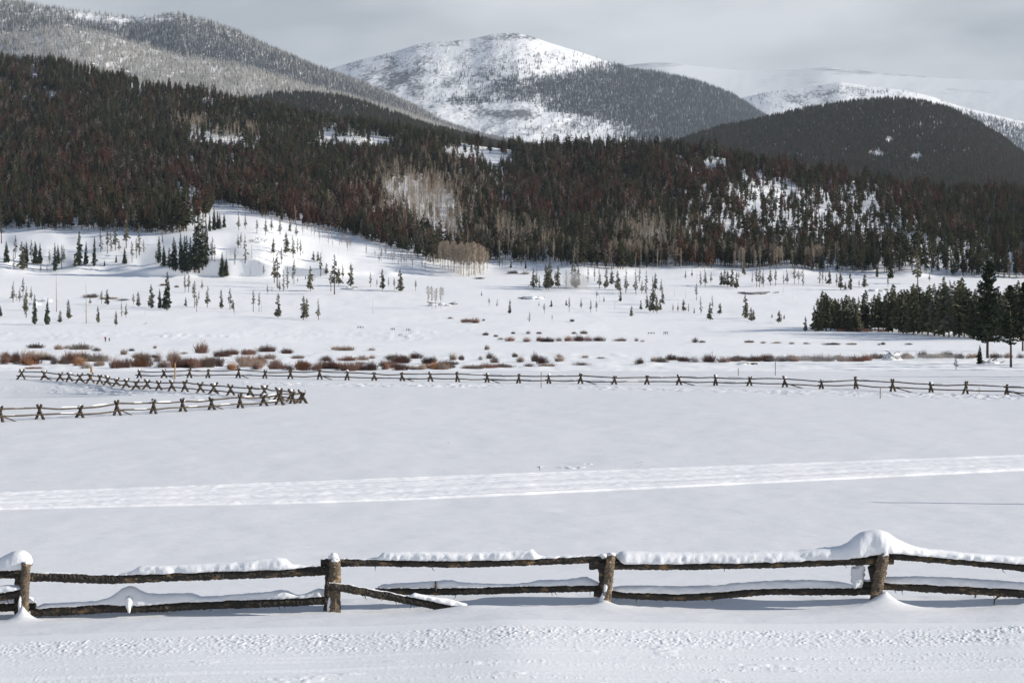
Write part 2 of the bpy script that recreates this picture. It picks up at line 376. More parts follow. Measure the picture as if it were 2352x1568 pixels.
strip('ski_trail', TR_T, TR_B, 620, 110, -500, 2850,
      lambda X, D, v: 0.04 * fbm(v * 30 + X * 0.0, X * 0.02, 120, 3) + 0.026 * fbm(X * 2.4, D * 1.6, 123, 3, 0.7) - 0.028 * sum(np.exp(-((v - c_ - 0.006 * np.sin(X * 0.11 + c_ * 40)) / 0.010) ** 2) for c_ in (0.16, 0.21, 0.37, 0.42, 0.58, 0.63, 0.78, 0.83)) + 0.06 * (np.exp(-((v - 0.93) / 0.03) ** 2) + np.exp(-((v - 0.07) / 0.03) ** 2)),
      M['trail'], 'bright groomed ski trail crossing the snow meadow', 'ski trail')
strip('ski_track', [(980, 1001), (1120, 1036), (1262, 1074)], [(980, 1004), (1120, 1039.5), (1262, 1078)], 160, 9, 985, 1260,
      lambda X, D, v: -0.05 + 0.05 * vnoise(X * 1.5, D * 0.5, 140), M['field'], 'faint single track running down to the groomed trail', 'track', lift=0.015)
strip('snow_clods', [(1235, 1069), (1480, 1062)], [(1235, 1081), (1480, 1074)], 260, 26, 1240, 1475,
      lambda X, D, v: 0.22 * np.maximum(fbm(X * 1.1, D * 0.8, 142, 3, 0.6) - 0.15, 0), M['field'], 'scuffed clods of snow above the groomed trail', 'track', lift=0.012)
strip('footprint_track', [(550, 877), (700, 879), (1300, 884), (2352, 909), (3110, 930)], [(550, 884), (700, 886), (1300, 893), (2352, 919), (3110, 941)], 900, 24, 560, 2700,
      lambda X, D, v: 0.16 * np.maximum(fbm(X * 1.5, D * 1.2, 130, 2), -0.5) * (0.4 + 0.6 * np.abs(vnoise(X * 0.3, D * 0, 131))),
      M['field'], 'line of trodden footprints in front of the long far fence', 'track', lift=0.015)
strip('trodden_snow', [(-200, 884), (250, 888), (520, 905)], [(-200, 902), (250, 906), (520, 918)], 420, 40, -180, 520,
      lambda X, D, v: 0.12 * np.maximum(fbm(X * 0.9, D * 0.5, 134, 3) - 0.05, 0), M['field'], 'trodden rough snow inside the zigzag fence', 'track', lift=0.012)

# ------------------------------------------------------------------ far mountains
HILLS = {}
def hill(name, sky_pts, base_y, Dr, Db, m, label, nx=420, ny=110, amp=60, seed=0, power=1.0, rock=None, k=3, sp=1.0):
    x0, x1 = sky_pts[0][0], sky_pts[-1][0]
    xs = np.linspace(x0, x1, nx); ry = smooth_tab(sky_pts, xs, k)
    t = np.linspace(0, 1, ny)[:, None]
    by = tab(xs, base_y) if isinstance(base_y, list) else np.full(nx, float(base_y))
    by = np.maximum(by, ry + 4)
    Y = by[None, :] + (ry - by)[None, :] * t ** power
    drr = tab(xs, Dr) if isinstance(Dr, list) else np.full(nx, float(Dr))
    D = Db + (drr[None, :] - Db) * t
    X2 = np.repeat(xs[None, :], ny, 0)
    D = D + amp * (1 - 0.5 * sstep(0.8, 1, t)) * (fbm(X2 / (150 * sp) + Y / 160, Y / (90 * sp) + X2 / 900, seed, 6, 0.55) + 0.12 * fbm(X2 / 30, Y / 40, seed + 5, 3))
    Zz = (HY - Y) * D / F
    nb = 10; tb_ = np.linspace(0, 1, nb + 1)[1:, None]
    Db2 = D[-1][None, :] * (1 + 0.3 * tb_); Zb2 = Zz[-1][None, :] - (Zz[-1] + 30)[None, :] * tb_ ** 1.4
    Df = np.vstack([D, Db2]); Zf = np.vstack([Zz, Zb2]); Xf = (np.repeat(xs[None, :], ny + nb, 0) - CX) * Df / F
    me = mesh_from(name, np.stack([Xf, Df, Zf], -1).reshape(-1, 3), grid_faces(ny + nb, nx), [m])
    if rock is not None:
        at = me.attributes.new('rock', 'FLOAT', 'POINT'); rv = np.zeros(Df.shape); rv[:ny] = rock(X2, Y); rv[ny:] = rv[ny - 1]
        at.data.foreach_set('value', rv.ravel().astype(np.float32))
    o = link(name, me); tag(o, label, 'mountain', kind='structure')
    HILLS[name] = (xs, Y, D, Zz)
    return o
def g2(X, Y, x, y, rx, ry_): return np.exp(-((X - x) / rx) ** 2 - ((Y - y) / ry_) ** 2)
hill('far_snow_ridge', [(1100, 215), (1300, 175), (1400, 155), (1470, 146), (1530, 141), (1580, 150), (1650, 158), (1750, 165), (1850, 160), (1900, 151), (1950, 160), (2050, 170), (2200, 182), (2352, 185), (2700, 195), (3100, 230)],
     340, 13000, 10500, M['ridge'], 'pale rounded snow ridge fading into cloud', amp=35, seed=200, k=16,
     rock=lambda X, Y: -0.08 + 0.20 * np.exp(-((Y - tab(X, [(1470, 150), (1900, 158), (2352, 192)])) / 7) ** 2))
hill('rocky_shoulder', [(1560, 300), (1640, 245), (1700, 226), (1760, 212), (1850, 202), (1930, 189), (1980, 196), (2080, 208), (2140, 222), (2200, 243), (2280, 263), (2352, 280), (2600, 320), (2900, 380)],
     350, 9200, 7800, M['peak'], 'low rocky snow shoulder behind the dark wooded dome', amp=50, seed=220,
     rock=lambda X, Y: -0.02 + 0.12 * g2(X, Y, 1850, 225, 90, 16) + 0.05 * g2(X, Y, 1950, 200, 80, 10))
hill('snowy_peak', [(480, 330), (620, 235), (700, 180), (770, 155), (830, 137), (900, 121), (960, 102), (1000, 97), (1080, 91), (1130, 79), (1165, 76), (1190, 76), (1215, 82), (1260, 98), (1330, 119), (1400, 143), (1450, 160), (1500, 165), (1600, 187), (1680, 217), (1750, 262), (1800, 295), (1900, 340)],
     345, 7900, 6300, M['peak'], 'broad rounded snowy peak with rocks and timber on its flank', amp=60, seed=240, nx=560, ny=200, power=0.9,
     rock=lambda X, Y: -0.01 + 0.15 * g2(X, Y, 900, 178, 75, 22) + 0.09 * g2(X, Y, 960, 210, 90, 30) + 0.24 * g2(X, Y, 1170, 264, 75, 15) + 0.12 * g2(X, Y, 1060, 235, 60, 12) + 0.12 * g2(X, Y, 1190, 84, 60, 8) + 0.05 * g2(X, Y, 860, 150, 120, 20))
MTN_SKY = [(-760, -260), (-400, -160), (-100, -40), (0, -2), (100, 15), (200, 28), (300, 42), (330, 38), (410, 33), (470, 48), (530, 66), (600, 101), (650, 121), (720, 152), (800, 178), (870, 208), (940, 239), (1000, 273), (1100, 305), (1250, 345)]
hill('wooded_mountain', MTN_SKY, 345, 6800, 4900, M['peak'], 'long grey wooded mountain falling from the upper left corner', amp=100, seed=260, nx=520, ny=160,
     rock=lambda X, Y: -0.02 + 0 * X)
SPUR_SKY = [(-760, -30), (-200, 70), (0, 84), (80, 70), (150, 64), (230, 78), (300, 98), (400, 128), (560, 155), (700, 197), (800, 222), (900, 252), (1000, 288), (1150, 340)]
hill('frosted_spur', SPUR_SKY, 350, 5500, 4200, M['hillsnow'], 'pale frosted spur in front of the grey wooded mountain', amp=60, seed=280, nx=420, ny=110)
hill('small_wooded_hill', [(480, 300), (590, 225), (640, 219), (680, 217), (760, 221), (830, 238), (900, 262), (980, 292), (1050, 308), (1200, 350)], 360, 3700, 3000, M['hillsnow'],
     'small dark rounded hill between the forest and the frosted spur', amp=25, seed=300, nx=260, ny=70)
DOME_SKY = [(1450, 370), (1590, 316), (1650, 297), (1750, 276), (1850, 253), (1950, 238), (2050, 229), (2110, 235), (2180, 252), (2240, 282), (2300, 317), (2352, 357), (2500, 420), (2800, 470)]
hill('wooded_dome', DOME_SKY, 475, 4100, 2700, M['hillsnow'], 'dark wooded dome rising at the right behind the forest', amp=70, seed=320, nx=360, ny=110)

# ------------------------------------------------------------------ tree meshes (height 1, foot at the origin)
def tube_np(pts, radii, n=6, rng=None, jit=0.0, cap=True):
    pts = [Vector(p) for p in pts]; V = []; Fc = []
    for i, p in enumerate(pts):
        d = (pts[min(i + 1, len(pts) - 1)] - pts[max(i - 1, 0)]).normalized()
        u = d.orthogonal().normalized() if abs(d.z) > 0.9 else d.cross(Vector((0, 0, 1))).normalized()
        v = d.cross(u).normalized()
        for q in range(n):
            an = math.tau * q / n
            r = radii[i] * (1 + (rng.uniform(-jit, jit) if rng else 0))
            V.append(tuple(p + (u * math.cos(an) + v * math.sin(an)) * r))
    for i in range(len(pts) - 1):
        for q in range(n):
            Fc.append((i * n + q, i * n + (q + 1) % n, (i + 1) * n + (q + 1) % n, (i + 1) * n + q))
    if cap:
        Fc.append(tuple(range(n - 1, -1, -1))); Fc.append(tuple(range((len(pts) - 1) * n, len(pts) * n)))
    return V, Fc
def merge(parts):
    V, Fc = [], []
    for v, f in parts:
        o = len(V); V += list(v); Fc += [tuple(i + o for i in q) for q in f]
    return V, Fc
def trunk(rng, r=0.016, lean=0.02, top=0.98):
    b = rng.uniform(-lean, lean), rng.uniform(-lean, lean)
    pts = [(b[0] * t * t, b[1] * t * t, -0.03 + t * (top + 0.03)) for t in (0, 0.25, 0.5, 0.75, 1)]
    return tube_np(pts, [r * (1 - 0.85 * t) for t in (0, 0.25, 0.5, 0.75, 1)], 6), b
def conifer(seed, cb=0.1, R=0.15, nb=150, droop=0.35, shape='cone', wid=0.42, gap=0.0, rr=0.016, ragged=0.35, nholes=0):
    rng = random.Random(seed); (tv, tf), b = trunk(rng, rr)
    V, Fc = [], []
    holes = [(rng.random(), rng.random() * math.tau) for _ in range(nholes)]
    for i in range(nb):
        u = (i + rng.random()) / nb; u = u ** (0.85 if shape == 'cone' else 1.0)
        az = rng.random() * math.tau
        if any(abs(u - h[0]) < 0.08 and math.cos(az - h[1]) > 0.2 for h in holes) and rng.random() < 0.85: continue
        if gap and rng.random() < gap: continue
        z = cb + (0.985 - cb) * u
        if shape == 'cone': pr = (1 - u) ** 0.85 * min(1, 0.55 + u * 5) + 0.06
        elif shape == 'taper': pr = (1 - u) ** 0.6 * min(1, 0.5 + u * 4) * 0.95 + 0.07
        elif shape == 'column': pr = (1 - u ** 2.2) * min(1, 0.5 + u * 4) * 0.95 + 0.07
        else: pr = math.sin(math.pi * min(1, 0.12 + u * 0.86)) ** 0.7 + 0.05
        L = R * pr * (1 - ragged + 2 * ragged * rng.random())
        if rng.random() < 0.07: L *= 1.45
        d = Vector((math.cos(az), math.sin(az), 0)); s = Vector((-d.y, d.x, 0))
        dr = droop * (1.2 - u) - 0.25 * (1 - droop) * u
        p0 = Vector((b[0] * z * z, b[1] * z * z, z)); tip = p0 + d * L + Vector((0, 0, -dr * L))
        md = p0 + (tip - p0) * rng.uniform(0.45, 0.7) + Vector((0, 0, 0.05 * L))
        wv = wid * L * rng.uniform(0.7, 1.3)
        o = len(V)
        V += [p0, md + s * wv + Vector((0, 0, -0.16 * L)), tip, md - s * wv + Vector((0, 0, -0.16 * L)), md + Vector((0, 0, 0.06 * L)), md + d * 0.1 * L + Vector((0, 0, -rng.uniform(0.25, 0.5) * L))]
        Fc += [(o, o + 1, o + 4), (o + 1, o + 2, o + 4), (o + 4, o + 2, o + 3), (o, o + 4, o + 3), (o, o + 5, o + 2)]
    # leader
    o = len(V); top = Vector((b[0], b[1], 1.0))
    V += [top, Vector((b[0] + 0.012, b[1], 0.93)), Vector((b[0] - 0.008, b[1] + 0.01, 0.93)), Vector((b[0] - 0.008, b[1] - 0.01, 0.93))]
    Fc += [(o, o + 1, o + 2), (o, o + 2, o + 3), (o, o + 3, o + 1)]
    return (tv, tf), ([tuple(v) for v in V], Fc)
def tufted(seed, cb, R, nbr, ntuft, ts, rr=0.016, up=0.0, sparse=0.1, pw=0.72):
    """a pine whose boughs carry many small needle tufts"""
    rng = random.Random(seed); (tv, tf), b = trunk(rng, rr)
    V, Fc = [], []
    for i in range(nbr):
        u = (i + rng.random()) / nbr
        if rng.random() < sparse: continue
        z = cb + (0.985 - cb) * u; az = rng.random() * math.tau
        pr = (1 - u) ** pw * min(1, 0.6 + u * 2.2) * (0.93 + 0.07 * math.sin(u * 23 + seed)) + 0.05
        L = R * pr * rng.uniform(0.55, 1.2)
        d = Vector((math.cos(az), math.sin(az), 0)); sd = Vector((-d.y, d.x, 0)); dr = 0.28 * (1 - 1.5 * u) - up
        p0 = Vector((b[0] * z * z, b[1] * z * z, z))
        def at(t): return p0 + d * L * t + Vector((0, 0, L * (-dr * t + 0.22 * t * t)))
        o = len(V); q1 = at(1.0); V.extend([p0 + Vector((0, 0, 0.003)), p0 - Vector((0, 0, 0.003)), q1]); Fc.append((o, o + 1, o + 2))
        for j in range(ntuft):
            t = rng.uniform(0.12, 1.05) ** 0.8; c = at(t) + sd * L * rng.uniform(-1, 1) * 0.30 * (1.15 - t) + Vector((0, 0, rng.uniform(-0.06, 0.05) * L))
            k = ts * rng.uniform(0.6, 1.3)
            for _ in range(2):
                a1 = Vector((rng.uniform(-1, 1), rng.uniform(-1, 1), rng.uniform(-0.5, 0.8))).normalized() * k
                a2 = Vector((rng.uniform(-1, 1), rng.uniform(-1, 1), rng.uniform(-0.8, 0.4))).normalized() * k
                o = len(V); V.extend([c - a1 * 0.3, c + a1, c + a2]); Fc.append((o, o + 1, o + 2))
    return (tv, tf), ([tuple(v) for v in V], Fc)
def aspen(seed, cb=0.32, R=0.14, nb=60, ntw=7, rr=0.010):
    rng = random.Random(seed); (tv, tf), b = trunk(rng, rr, 0.04)
    V, Fc = [], []
    def sliver(p, q, w_):
        o = len(V); s = (q - p).cross(Vector((rng.uniform(-1, 1), rng.uniform(-1, 1), 0.2))).normalized() * w_
        V.extend([p + s, p - s, q]); Fc.append((o, o + 1, o + 2))
    for i in range(nb):
        u = (i + rng.random()) / nb; z = cb + (0.97 - cb) * u; az = rng.random() * math.tau
        L = R * (math.sin(math.pi * min(1, 0.15 + 0.8 * u)) ** 0.6) * rng.uniform(0.6, 1.25)
        p = Vector((b[0] * z * z, b[1] * z * z, z)); d = Vector((math.cos(az), math.sin(az), rng.uniform(0.7, 1.5))).normalized()
        q = p + d * L; sliver(p, q, 0.004)
        for _ in range(ntw):
            t = rng.uniform(0.25, 1); m_ = p + d * L * t
            e_ = m_ + Vector((rng.uniform(-1, 1), rng.uniform(-1, 1), rng.uniform(0.1, 1.3))).normalized() * L * rng.uniform(0.3, 0.65)
            sliver(m_, e_, 0.0036)
    return (tv, tf), ([tuple(v) for v in V], Fc)
def snag(seed, nst=16, L0=0.07):
    rng = random.Random(seed); (tv, tf), b = trunk(rng, 0.013, 0.03)
    V, Fc = [], []
    for i in range(nst):
        z = rng.uniform(0.25, 0.97); az = rng.random() * math.tau; L = L0 * (1.15 - z) * rng.uniform(0.5, 1.6)
        p = Vector((b[0] * z * z, b[1] * z * z, z)); q = p + Vector((math.cos(az), math.sin(az), rng.uniform(-0.3, 0.4))) * L
        o = len(V); V += [p + Vector((0, 0, 0.004)), p - Vector((0, 0, 0.004)), q]; Fc.append((o, o + 1, o + 2))
    return (tv, tf), ([tuple(v) for v in V], Fc)
def willow(seed, n=260, spread=0.7):
    """a bush of height 1 and half-width about 1: many fine stems fanning out of the snow"""
    rng = random.Random(seed); V, Fc = [], []
    def sliver(p, q, w_):
        s = (q - p).cross(Vector((rng.uniform(-0.3, 0.3), 1, 0.1))).normalized() * w_
        m_ = (p + q) / 2 + Vector((rng.uniform(-.03, .03), 0, 0.02)); o = len(V)
        V.extend([p + s, p - s, m_ - s * 0.7, m_ + s * 0.7, q]); Fc.extend([(o, o + 1, o + 2, o + 3), (o + 3, o + 2, o + 4)])
    fans = [(rng.uniform(-0.55, 0.55), rng.uniform(-0.4, 0.4), rng.uniform(0.6, 1.0)) for _ in range(5)] + [(0, 0, 1.0)]
    for i in range(n):
        fx, fy, fh = rng.choice(fans)
        an = rng.random() * math.tau; r = math.sqrt(rng.random())
        bx, by = fx + 0.22 * r * math.cos(an), fy + 0.22 * r * math.sin(an)
        h = fh * (1 - 0.4 * r * r) * rng.uniform(0.4, 1.08)
        k_ = rng.uniform(0.15, 0.5)
        p = Vector((bx, by, -0.12)); q = Vector((bx + k_ * r * math.cos(an) + rng.uniform(-.1, .1), by + k_ * r * math.sin(an) + rng.uniform(-.1, .1), h))
        sliver(p, q, 0.011)
        for _ in range(3):
            t = rng.uniform(0.3, 0.9); m_ = p + (q - p) * t
            sliver(m_, m_ + Vector((rng.uniform(-.2, .2), rng.uniform(-.2, .2), rng.uniform(0.08, 0.32))), 0.007)
    return [tuple(v) for v in V], Fc

PROTO = {}
def add_proto(key, tc_, tmat, cmat):
    (tv, tf), (cv, cf) = tc_
    PROTO.setdefault(key, []).append((mesh_from('trunk', tv, tf, [M[tmat]]), mesh_from('crown', cv, cf, [M[cmat]], smooth=False)))
for i in range(4):
    add_proto('spruce', conifer(100 + i, 0.05, 0.115 + 0.02 * (i % 2), 300, 0.45, 'cone'), 'bark', 'spruce')
    add_proto('pine', conifer(120 + i, 0.06 + 0.03 * i, 0.125, 260, 0.35, 'taper', gap=0.12, wid=0.32, ragged=0.5, nholes=2), 'bark', 'open')
    add_proto('thin', conifer(140 + i, 0.12 + 0.08 * i, 0.088, 140, 0.35, 'taper', gap=0.2, wid=0.34, ragged=0.6, nholes=2), 'bark', 'open')
    add_proto('clump', conifer(160 + i, 0.05 + 0.03 * i, 0.115, 520, 0.3, 'taper', wid=0.22, ragged=0.5, gap=0.12, rr=0.012, nholes=2), 'bark', 'clump')
    add_proto('column', conifer(170 + i, 0.04, 0.085, 330, 0.4, 'taper', wid=0.4, ragged=0.45), 'bark', 'spruce')
    add_proto('snag', snag(180 + i), 'snag', 'snag')
    add_proto('aspen', aspen(190 + i), 'pale_bark', 'aspen_twig')
add_proto('bigpine', tufted(201, 0.17, 0.215, 190, 44, 0.017, rr=0.015, up=0.15), 'bark', 'spruce')
add_proto('bigpine', tufted(202, 0.28, 0.14, 110, 34, 0.018, rr=0.012, up=0.1, sparse=0.25), 'bark', 'spruce')
add_proto('bigpine', tufted(203, 0.15, 0.16, 150, 36, 0.018, rr=0.014, up=0.1), 'bark', 'spruce')

# ------------------------------------------------------------------ forests (one mass each, instanced trees)
fcol = bpy.data.collections.new('forest_sources')
FI = {}
def add_forest_tree(key, tc_, tmat, cmat):
    (tv, tf), (cv, cf) = tc_
    V, Fc = merge([(tv, tf), (cv, cf)])
    me = mesh_from('forest_tree', V, Fc, [M[tmat], M[cmat]], smooth=False, mat_idx=[0] * len(tf) + [1] * len(cf))
    o = bpy.data.objects.new('forest_tree_%02d' % len(fcol.objects), me); fcol.objects.link(o)
    FI.setdefault(key, []).append(len(fcol.objects) - 1)
for i in range(3):
    add_forest_tree('green', conifer(300 + i, 0.22, 0.13, 95, 0.3, 'column', gap=0.05, wid=0.5), 'bark', 'needle')
    add_forest_tree('spire', conifer(310 + i, 0.12, 0.13, 95, 0.4, 'cone', wid=0.5), 'bark', 'spruce')
    add_forest_tree('red', conifer(320 + i, 0.22, 0.13, 90, 0.3, 'column', gap=0.1, wid=0.5), 'bark', 'red')
    add_forest_tree('thin', conifer(330 + i, 0.50, 0.10, 55, 0.25, 'oval', gap=0.1, wid=0.55), 'bark', 'needle')
    add_forest_tree('grey', conifer(340 + i, 0.3, 0.09, 60, 0.2, 'oval', gap=0.3, wid=0.2), 'bark', 'grey')
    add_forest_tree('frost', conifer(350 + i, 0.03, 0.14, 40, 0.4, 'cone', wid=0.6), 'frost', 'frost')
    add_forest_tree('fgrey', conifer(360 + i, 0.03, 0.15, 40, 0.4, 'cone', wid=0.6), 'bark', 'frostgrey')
    add_forest_tree('aspen', aspen(370 + i, 0.3, 0.14, 34, 4), 'pale_bark', 'aspen_twig')
def gn_group():
    g = bpy.data.node_groups.new('instance_trees', 'GeometryNodeTree')
    g.interface.new_socket('Geometry', in_out='INPUT', socket_type='NodeSocketGeometry')
    g.interface.new_socket('Geometry', in_out='OUTPUT', socket_type='NodeSocketGeometry')
    gi = g.nodes.new('NodeGroupInput'); go = g.nodes.new('NodeGroupOutput')
    ci = g.nodes.new('GeometryNodeCollectionInfo'); ci.inputs['Collection'].default_value = fcol
    ci.inputs['Separate Children'].default_value = True; ci.inputs['Reset Children'].default_value = True
    ip = g.nodes.new('GeometryNodeInstanceOnPoints'); ip.inputs['Pick Instance'].default_value = True
    def attr(nm, ty):
        n = g.nodes.new('GeometryNodeInputNamedAttribute'); n.data_type = ty; n.inputs['Name'].default_value = nm; return n.outputs['Attribute']
    g.links.new(gi.outputs[0], ip.inputs['Points']); g.links.new(ci.outputs[0], ip.inputs['Instance'])
    g.links.new(attr('idx', 'INT'), ip.inputs['Instance Index']); g.links.new(attr('rot', 'FLOAT_VECTOR'), ip.inputs['Rotation']); g.links.new(attr('scl', 'FLOAT_VECTOR'), ip.inputs['Scale'])
    g.links.new(ip.outputs[0], go.inputs[0]); return g
GN = gn_group()
nrng = np.random.default_rng(11)
def forest(name, pts, idx, hgt, wid, label):
    n = len(pts); me = bpy.data.meshes.new(name); me.vertices.add(n); me.vertices.foreach_set('co', np.asarray(pts, np.float32).ravel())
    at = me.attributes.new('idx', 'INT', 'POINT'); at.data.foreach_set('value', np.asarray(idx, np.int32))
    rot = np.zeros((n, 3), np.float32); rot[:, 2] = nrng.random(n) * 6.283; rot[:, 0] = nrng.normal(0, 0.02, n); rot[:, 1] = nrng.normal(0, 0.02, n)
    at = me.attributes.new('rot', 'FLOAT_VECTOR', 'POINT'); at.data.foreach_set('vector', rot.ravel())
    s = np.stack([hgt * wid, hgt * wid, hgt], 1).astype(np.float32)
    at = me.attributes.new('scl', 'FLOAT_VECTOR', 'POINT'); at.data.foreach_set('vector', s.ravel())
    o = link(name, me); md = o.modifiers.new('trees', 'NODES'); md.node_group = GN
    tag(o, label, 'forest', kind='stuff'); return o
def pick(keys, probs, n):
    k = nrng.choice(len(keys), n, p=np.array(probs) / sum(probs)); out_ = np.zeros(n, int)
    for i, key in enumerate(keys):
        m_ = k == i; out_[m_] = np.array(FI[key])[nrng.integers(0, len(FI[key]), m_.sum())]
    return out_
def sample_surface(xs, Y, D, Zz, n):
    """random points, even per ground area, on a surface patch given by grids over columns xs"""
    X = (np.repeat(xs[None, :], len(Y), 0) - CX) * D / F
    Pg = np.stack([X, D, Zz], -1)
    ar = np.linalg.norm(np.cross(Pg[1:, :-1] - Pg[:-1, :-1], Pg[:-1, 1:] - Pg[:-1, :-1]), axis=-1)
    c = np.cumsum(ar.ravel()); q = np.searchsorted(c, nrng.random(n) * c[-1]); i, j = np.unravel_index(q, ar.shape)
    u = nrng.random(n)[:, None]; v = nrng.random(n)[:, None]
    p = Pg[i, j] * (1 - u) * (1 - v) + Pg[i + 1, j] * u * (1 - v) + Pg[i, j + 1] * (1 - u) * v + Pg[i + 1, j + 1] * u * v
    return p, CX + p[:, 0] * F / p[:, 1], HY - p[:, 2] * F / p[:, 1]

# --- main pine forest on the slope
EDGE = [(-760, 528), (0, 524), (150, 526), (300, 531), (400, 536), (440, 528), (480, 492), (500, 470), (540, 478), (600, 493), (680, 513), (760, 530), (830, 546), (900, 568), (960, 590), (1005, 606), (1030, 600), (1120, 596),
        (1150, 598), (1250, 604), (1330, 612), (1420, 616), (1560, 612), (1700, 612), (1850, 618), (1950, 622), (2100, 628), (2352, 640), (3110, 650)]
CLEAR = [  # picture x, y, half width, half height of open snow seen between the trees
    (783, 315, 55, 7), (850, 322, 60, 5), (448, 306, 18, 6), (478, 232, 12, 3), (505, 318, 50, 5), (1095, 345, 75, 8), (1140, 358, 40, 7), (960, 440, 75, 26), (1000, 480, 60, 26), (1030, 520, 40, 26), (930, 425, 55, 14),
    (1640, 372, 28, 5), (1735, 402, 30, 12), (1790, 425, 45, 12), (2005, 460, 14, 7), (520, 478, 30, 10), (425, 440, 28, 8), (450, 455, 22, 9), (700, 230, 4, 3)]
p, sx, sy = sample_surface(XS, Yup, Dup, Zup, 66000)
D = p[:, 1]
hgt = np.clip(nrng.normal(11.0, 2.4, len(p)), 5.5, 17.5) * (0.95 + 0.30 * fbm(sx / 40, sy / 26, 400, 3))
stand = g2(sx, sy, 440, 515, 45, 32); hgt = hgt * (1 + 0.7 * stand)
hpx = hgt * F / D
keep = sy < tab(sx, EDGE) + 2 + 3 * vnoise(sx / 9, sy / 9, 402)
aspen_a = np.clip(g2(sx, sy, 970, 470, 110, 55) + g2(sx, sy, 1180, 560, 70, 28) + g2(sx, sy, 1480, 560, 75, 40) + g2(sx, sy, 440, 300, 50, 12) + g2(sx, sy, 560, 320, 60, 10), 0, 1)
asp = nrng.random(len(p)) < 0.85 * aspen_a
inside = keep.copy()
for (cx, cy, rx, ry) in CLEAR:
    q = fbm(sx / 14, sy / 9, 404, 3) * 0.8
    hit = ((sx - cx) / rx) ** 2 + ((sy - hpx * 0.45 - cy) / (ry + hpx * 0.45)) ** 2 + q < 1
    keep &= ~(hit & (nrng.random(len(p)) < (0.78 if cy > 400 else 0.92))) | (asp & (nrng.random(len(p)) < 0.75))
keep &= inside
# thinner stand with snow showing on the right-hand slope
thin = 0.92 * np.exp(-((sx - 1845) / 300) ** 4 - ((sy - 505) / 78) ** 4) + 0.8 * np.exp(-((sx - 2200) / 170) ** 4 - ((sy - 590) / 34) ** 4) + 0.5 * np.exp(-((sx - 1130) / 60) ** 2 - ((sy - 430) / 40) ** 2)
keep &= nrng.random(len(p)) > np.clip(0.84 + 0.12 * fbm(sx / 45, sy / 25, 420, 2), 0, 0.95) * np.clip(thin, 0, 1)
gaps = fbm(sx / 20, sy / 12, 406, 3)
keep &= ~((gaps > 0.40) & (nrng.random(len(p)) < 0.9))
redness = np.clip(0.10 + 0.45 * (fbm(sx / 130, sy / 70, 410, 3) + 0.15) + 0.42 * g2(sx, sy, 300, 400, 330, 90) + 0.50 * g2(sx, sy, 820, 520, 200, 70) + 0.45 * g2(sx, sy, 1400, 450, 330, 60) + 0.30 * g2(sx, sy, 2000, 430, 300, 60)
                  - 0.5 * g2(sx, sy, 900, 300, 500, 40), 0.03, 0.8)
redness = np.clip(redness * (0.25 + 1.6 * sstep(-0.15, 0.25, fbm(sx / 34, sy / 20, 412, 3))), 0.02, 0.85)
isred = nrng.random(len(p)) < redness
gr = pick(['green', 'spire', 'thin', 'grey'], [0.46, 0.24, 0.16, 0.14], len(p)); rd = pick(['red', 'grey'], [0.80, 0.20], len(p)); asx = pick(['aspen'], [1], len(p))
th = pick(['thin', 'green', 'spire'], [0.72, 0.16, 0.12], len(p))
idx = np.where(isred, rd, gr); idx = np.where((thin > 0.4) & ~isred, th, idx); idx = np.where(asp, asx, idx)
wd = np.where(asp, 1.0, nrng.uniform(0.85, 1.35, len(p)))
# veil of bare aspens in the opening and along the draw
pa, ax, ay = sample_surface(XS, Yup, Dup, Zup, 60000)
ka = nrng.random(len(pa)) < 0.42 * np.clip(g2(ax, ay, 965, 462, 85, 42) + g2(ax, ay, 1025, 530, 45, 35) + 0.7 * g2(ax, ay, 1175, 572, 55, 20) + 0.5 * g2(ax, ay, 1500, 545, 60, 40) + 0.55 * np.exp(-((tab(ax, EDGE) - ay - 10) / 12) ** 2) * (((ax > 1130) & (ax < 1340)) | ((ax > 1400) & (ax < 1930))) * (0.4 + 0.6 * (vnoise(ax / 30, ay / 50, 425) > -0.1)), 0, 1)
p = np.vstack([p, pa[ka]]); na = int(ka.sum())
keep = np.concatenate([keep, np.ones(na, bool)]); idx = np.concatenate([idx, pick(['aspen'], [1], na)]); hgt = np.concatenate([hgt, nrng.uniform(9, 13, na)]); wd = np.concatenate([wd, nrng.uniform(0.9, 1.3, na)])
forest('pine_forest', p[keep], idx[keep], hgt[keep], wd[keep], 'dark green and rust red pine forest covering the hillside')
# --- the mountains' timber
def timber(name, hill_name, n, hr, keys, probs, maskf, label, wmul=1.0):
    xs, Y, D_, Zz = HILLS[hill_name]
    p, sx, sy = sample_surface(xs, Y, D_, Zz, n)
    k = nrng.random(n) < maskf(sx, sy)
    k &= (sx > -160) & (sx < 2520)
    m_ = k.sum()
    return forest(name, p[k], keys(sx, sy)[k] if callable(keys) else pick(keys, probs, n)[k], nrng.uniform(hr[0], hr[1], m_), nrng.uniform(0.8, 1.25, m_) * wmul, label)
timber('dome_forest', 'wooded_dome', 62000, (9, 13), ['green', 'spire', 'red', 'grey'], [0.45, 0.25, 0.22, 0.08],
       lambda x, y: (1 - 0.97 * np.clip(2.5 * (g2(x, y, 2018, 358, 14, 5) + g2(x, y, 2045, 325, 10, 4) + g2(x, y, 2105, 365, 12, 8)), 0, 1)) * (y < 470), 'pine forest covering the dark dome at the right', 1.15)
timber('hill_forest', 'small_wooded_hill', 17000, (9, 13), ['green', 'spire', 'red', 'grey'], [0.5, 0.25, 0.17, 0.08], lambda x, y: 1.0 + 0 * x, 'pine forest on the small rounded hill', 1.15)
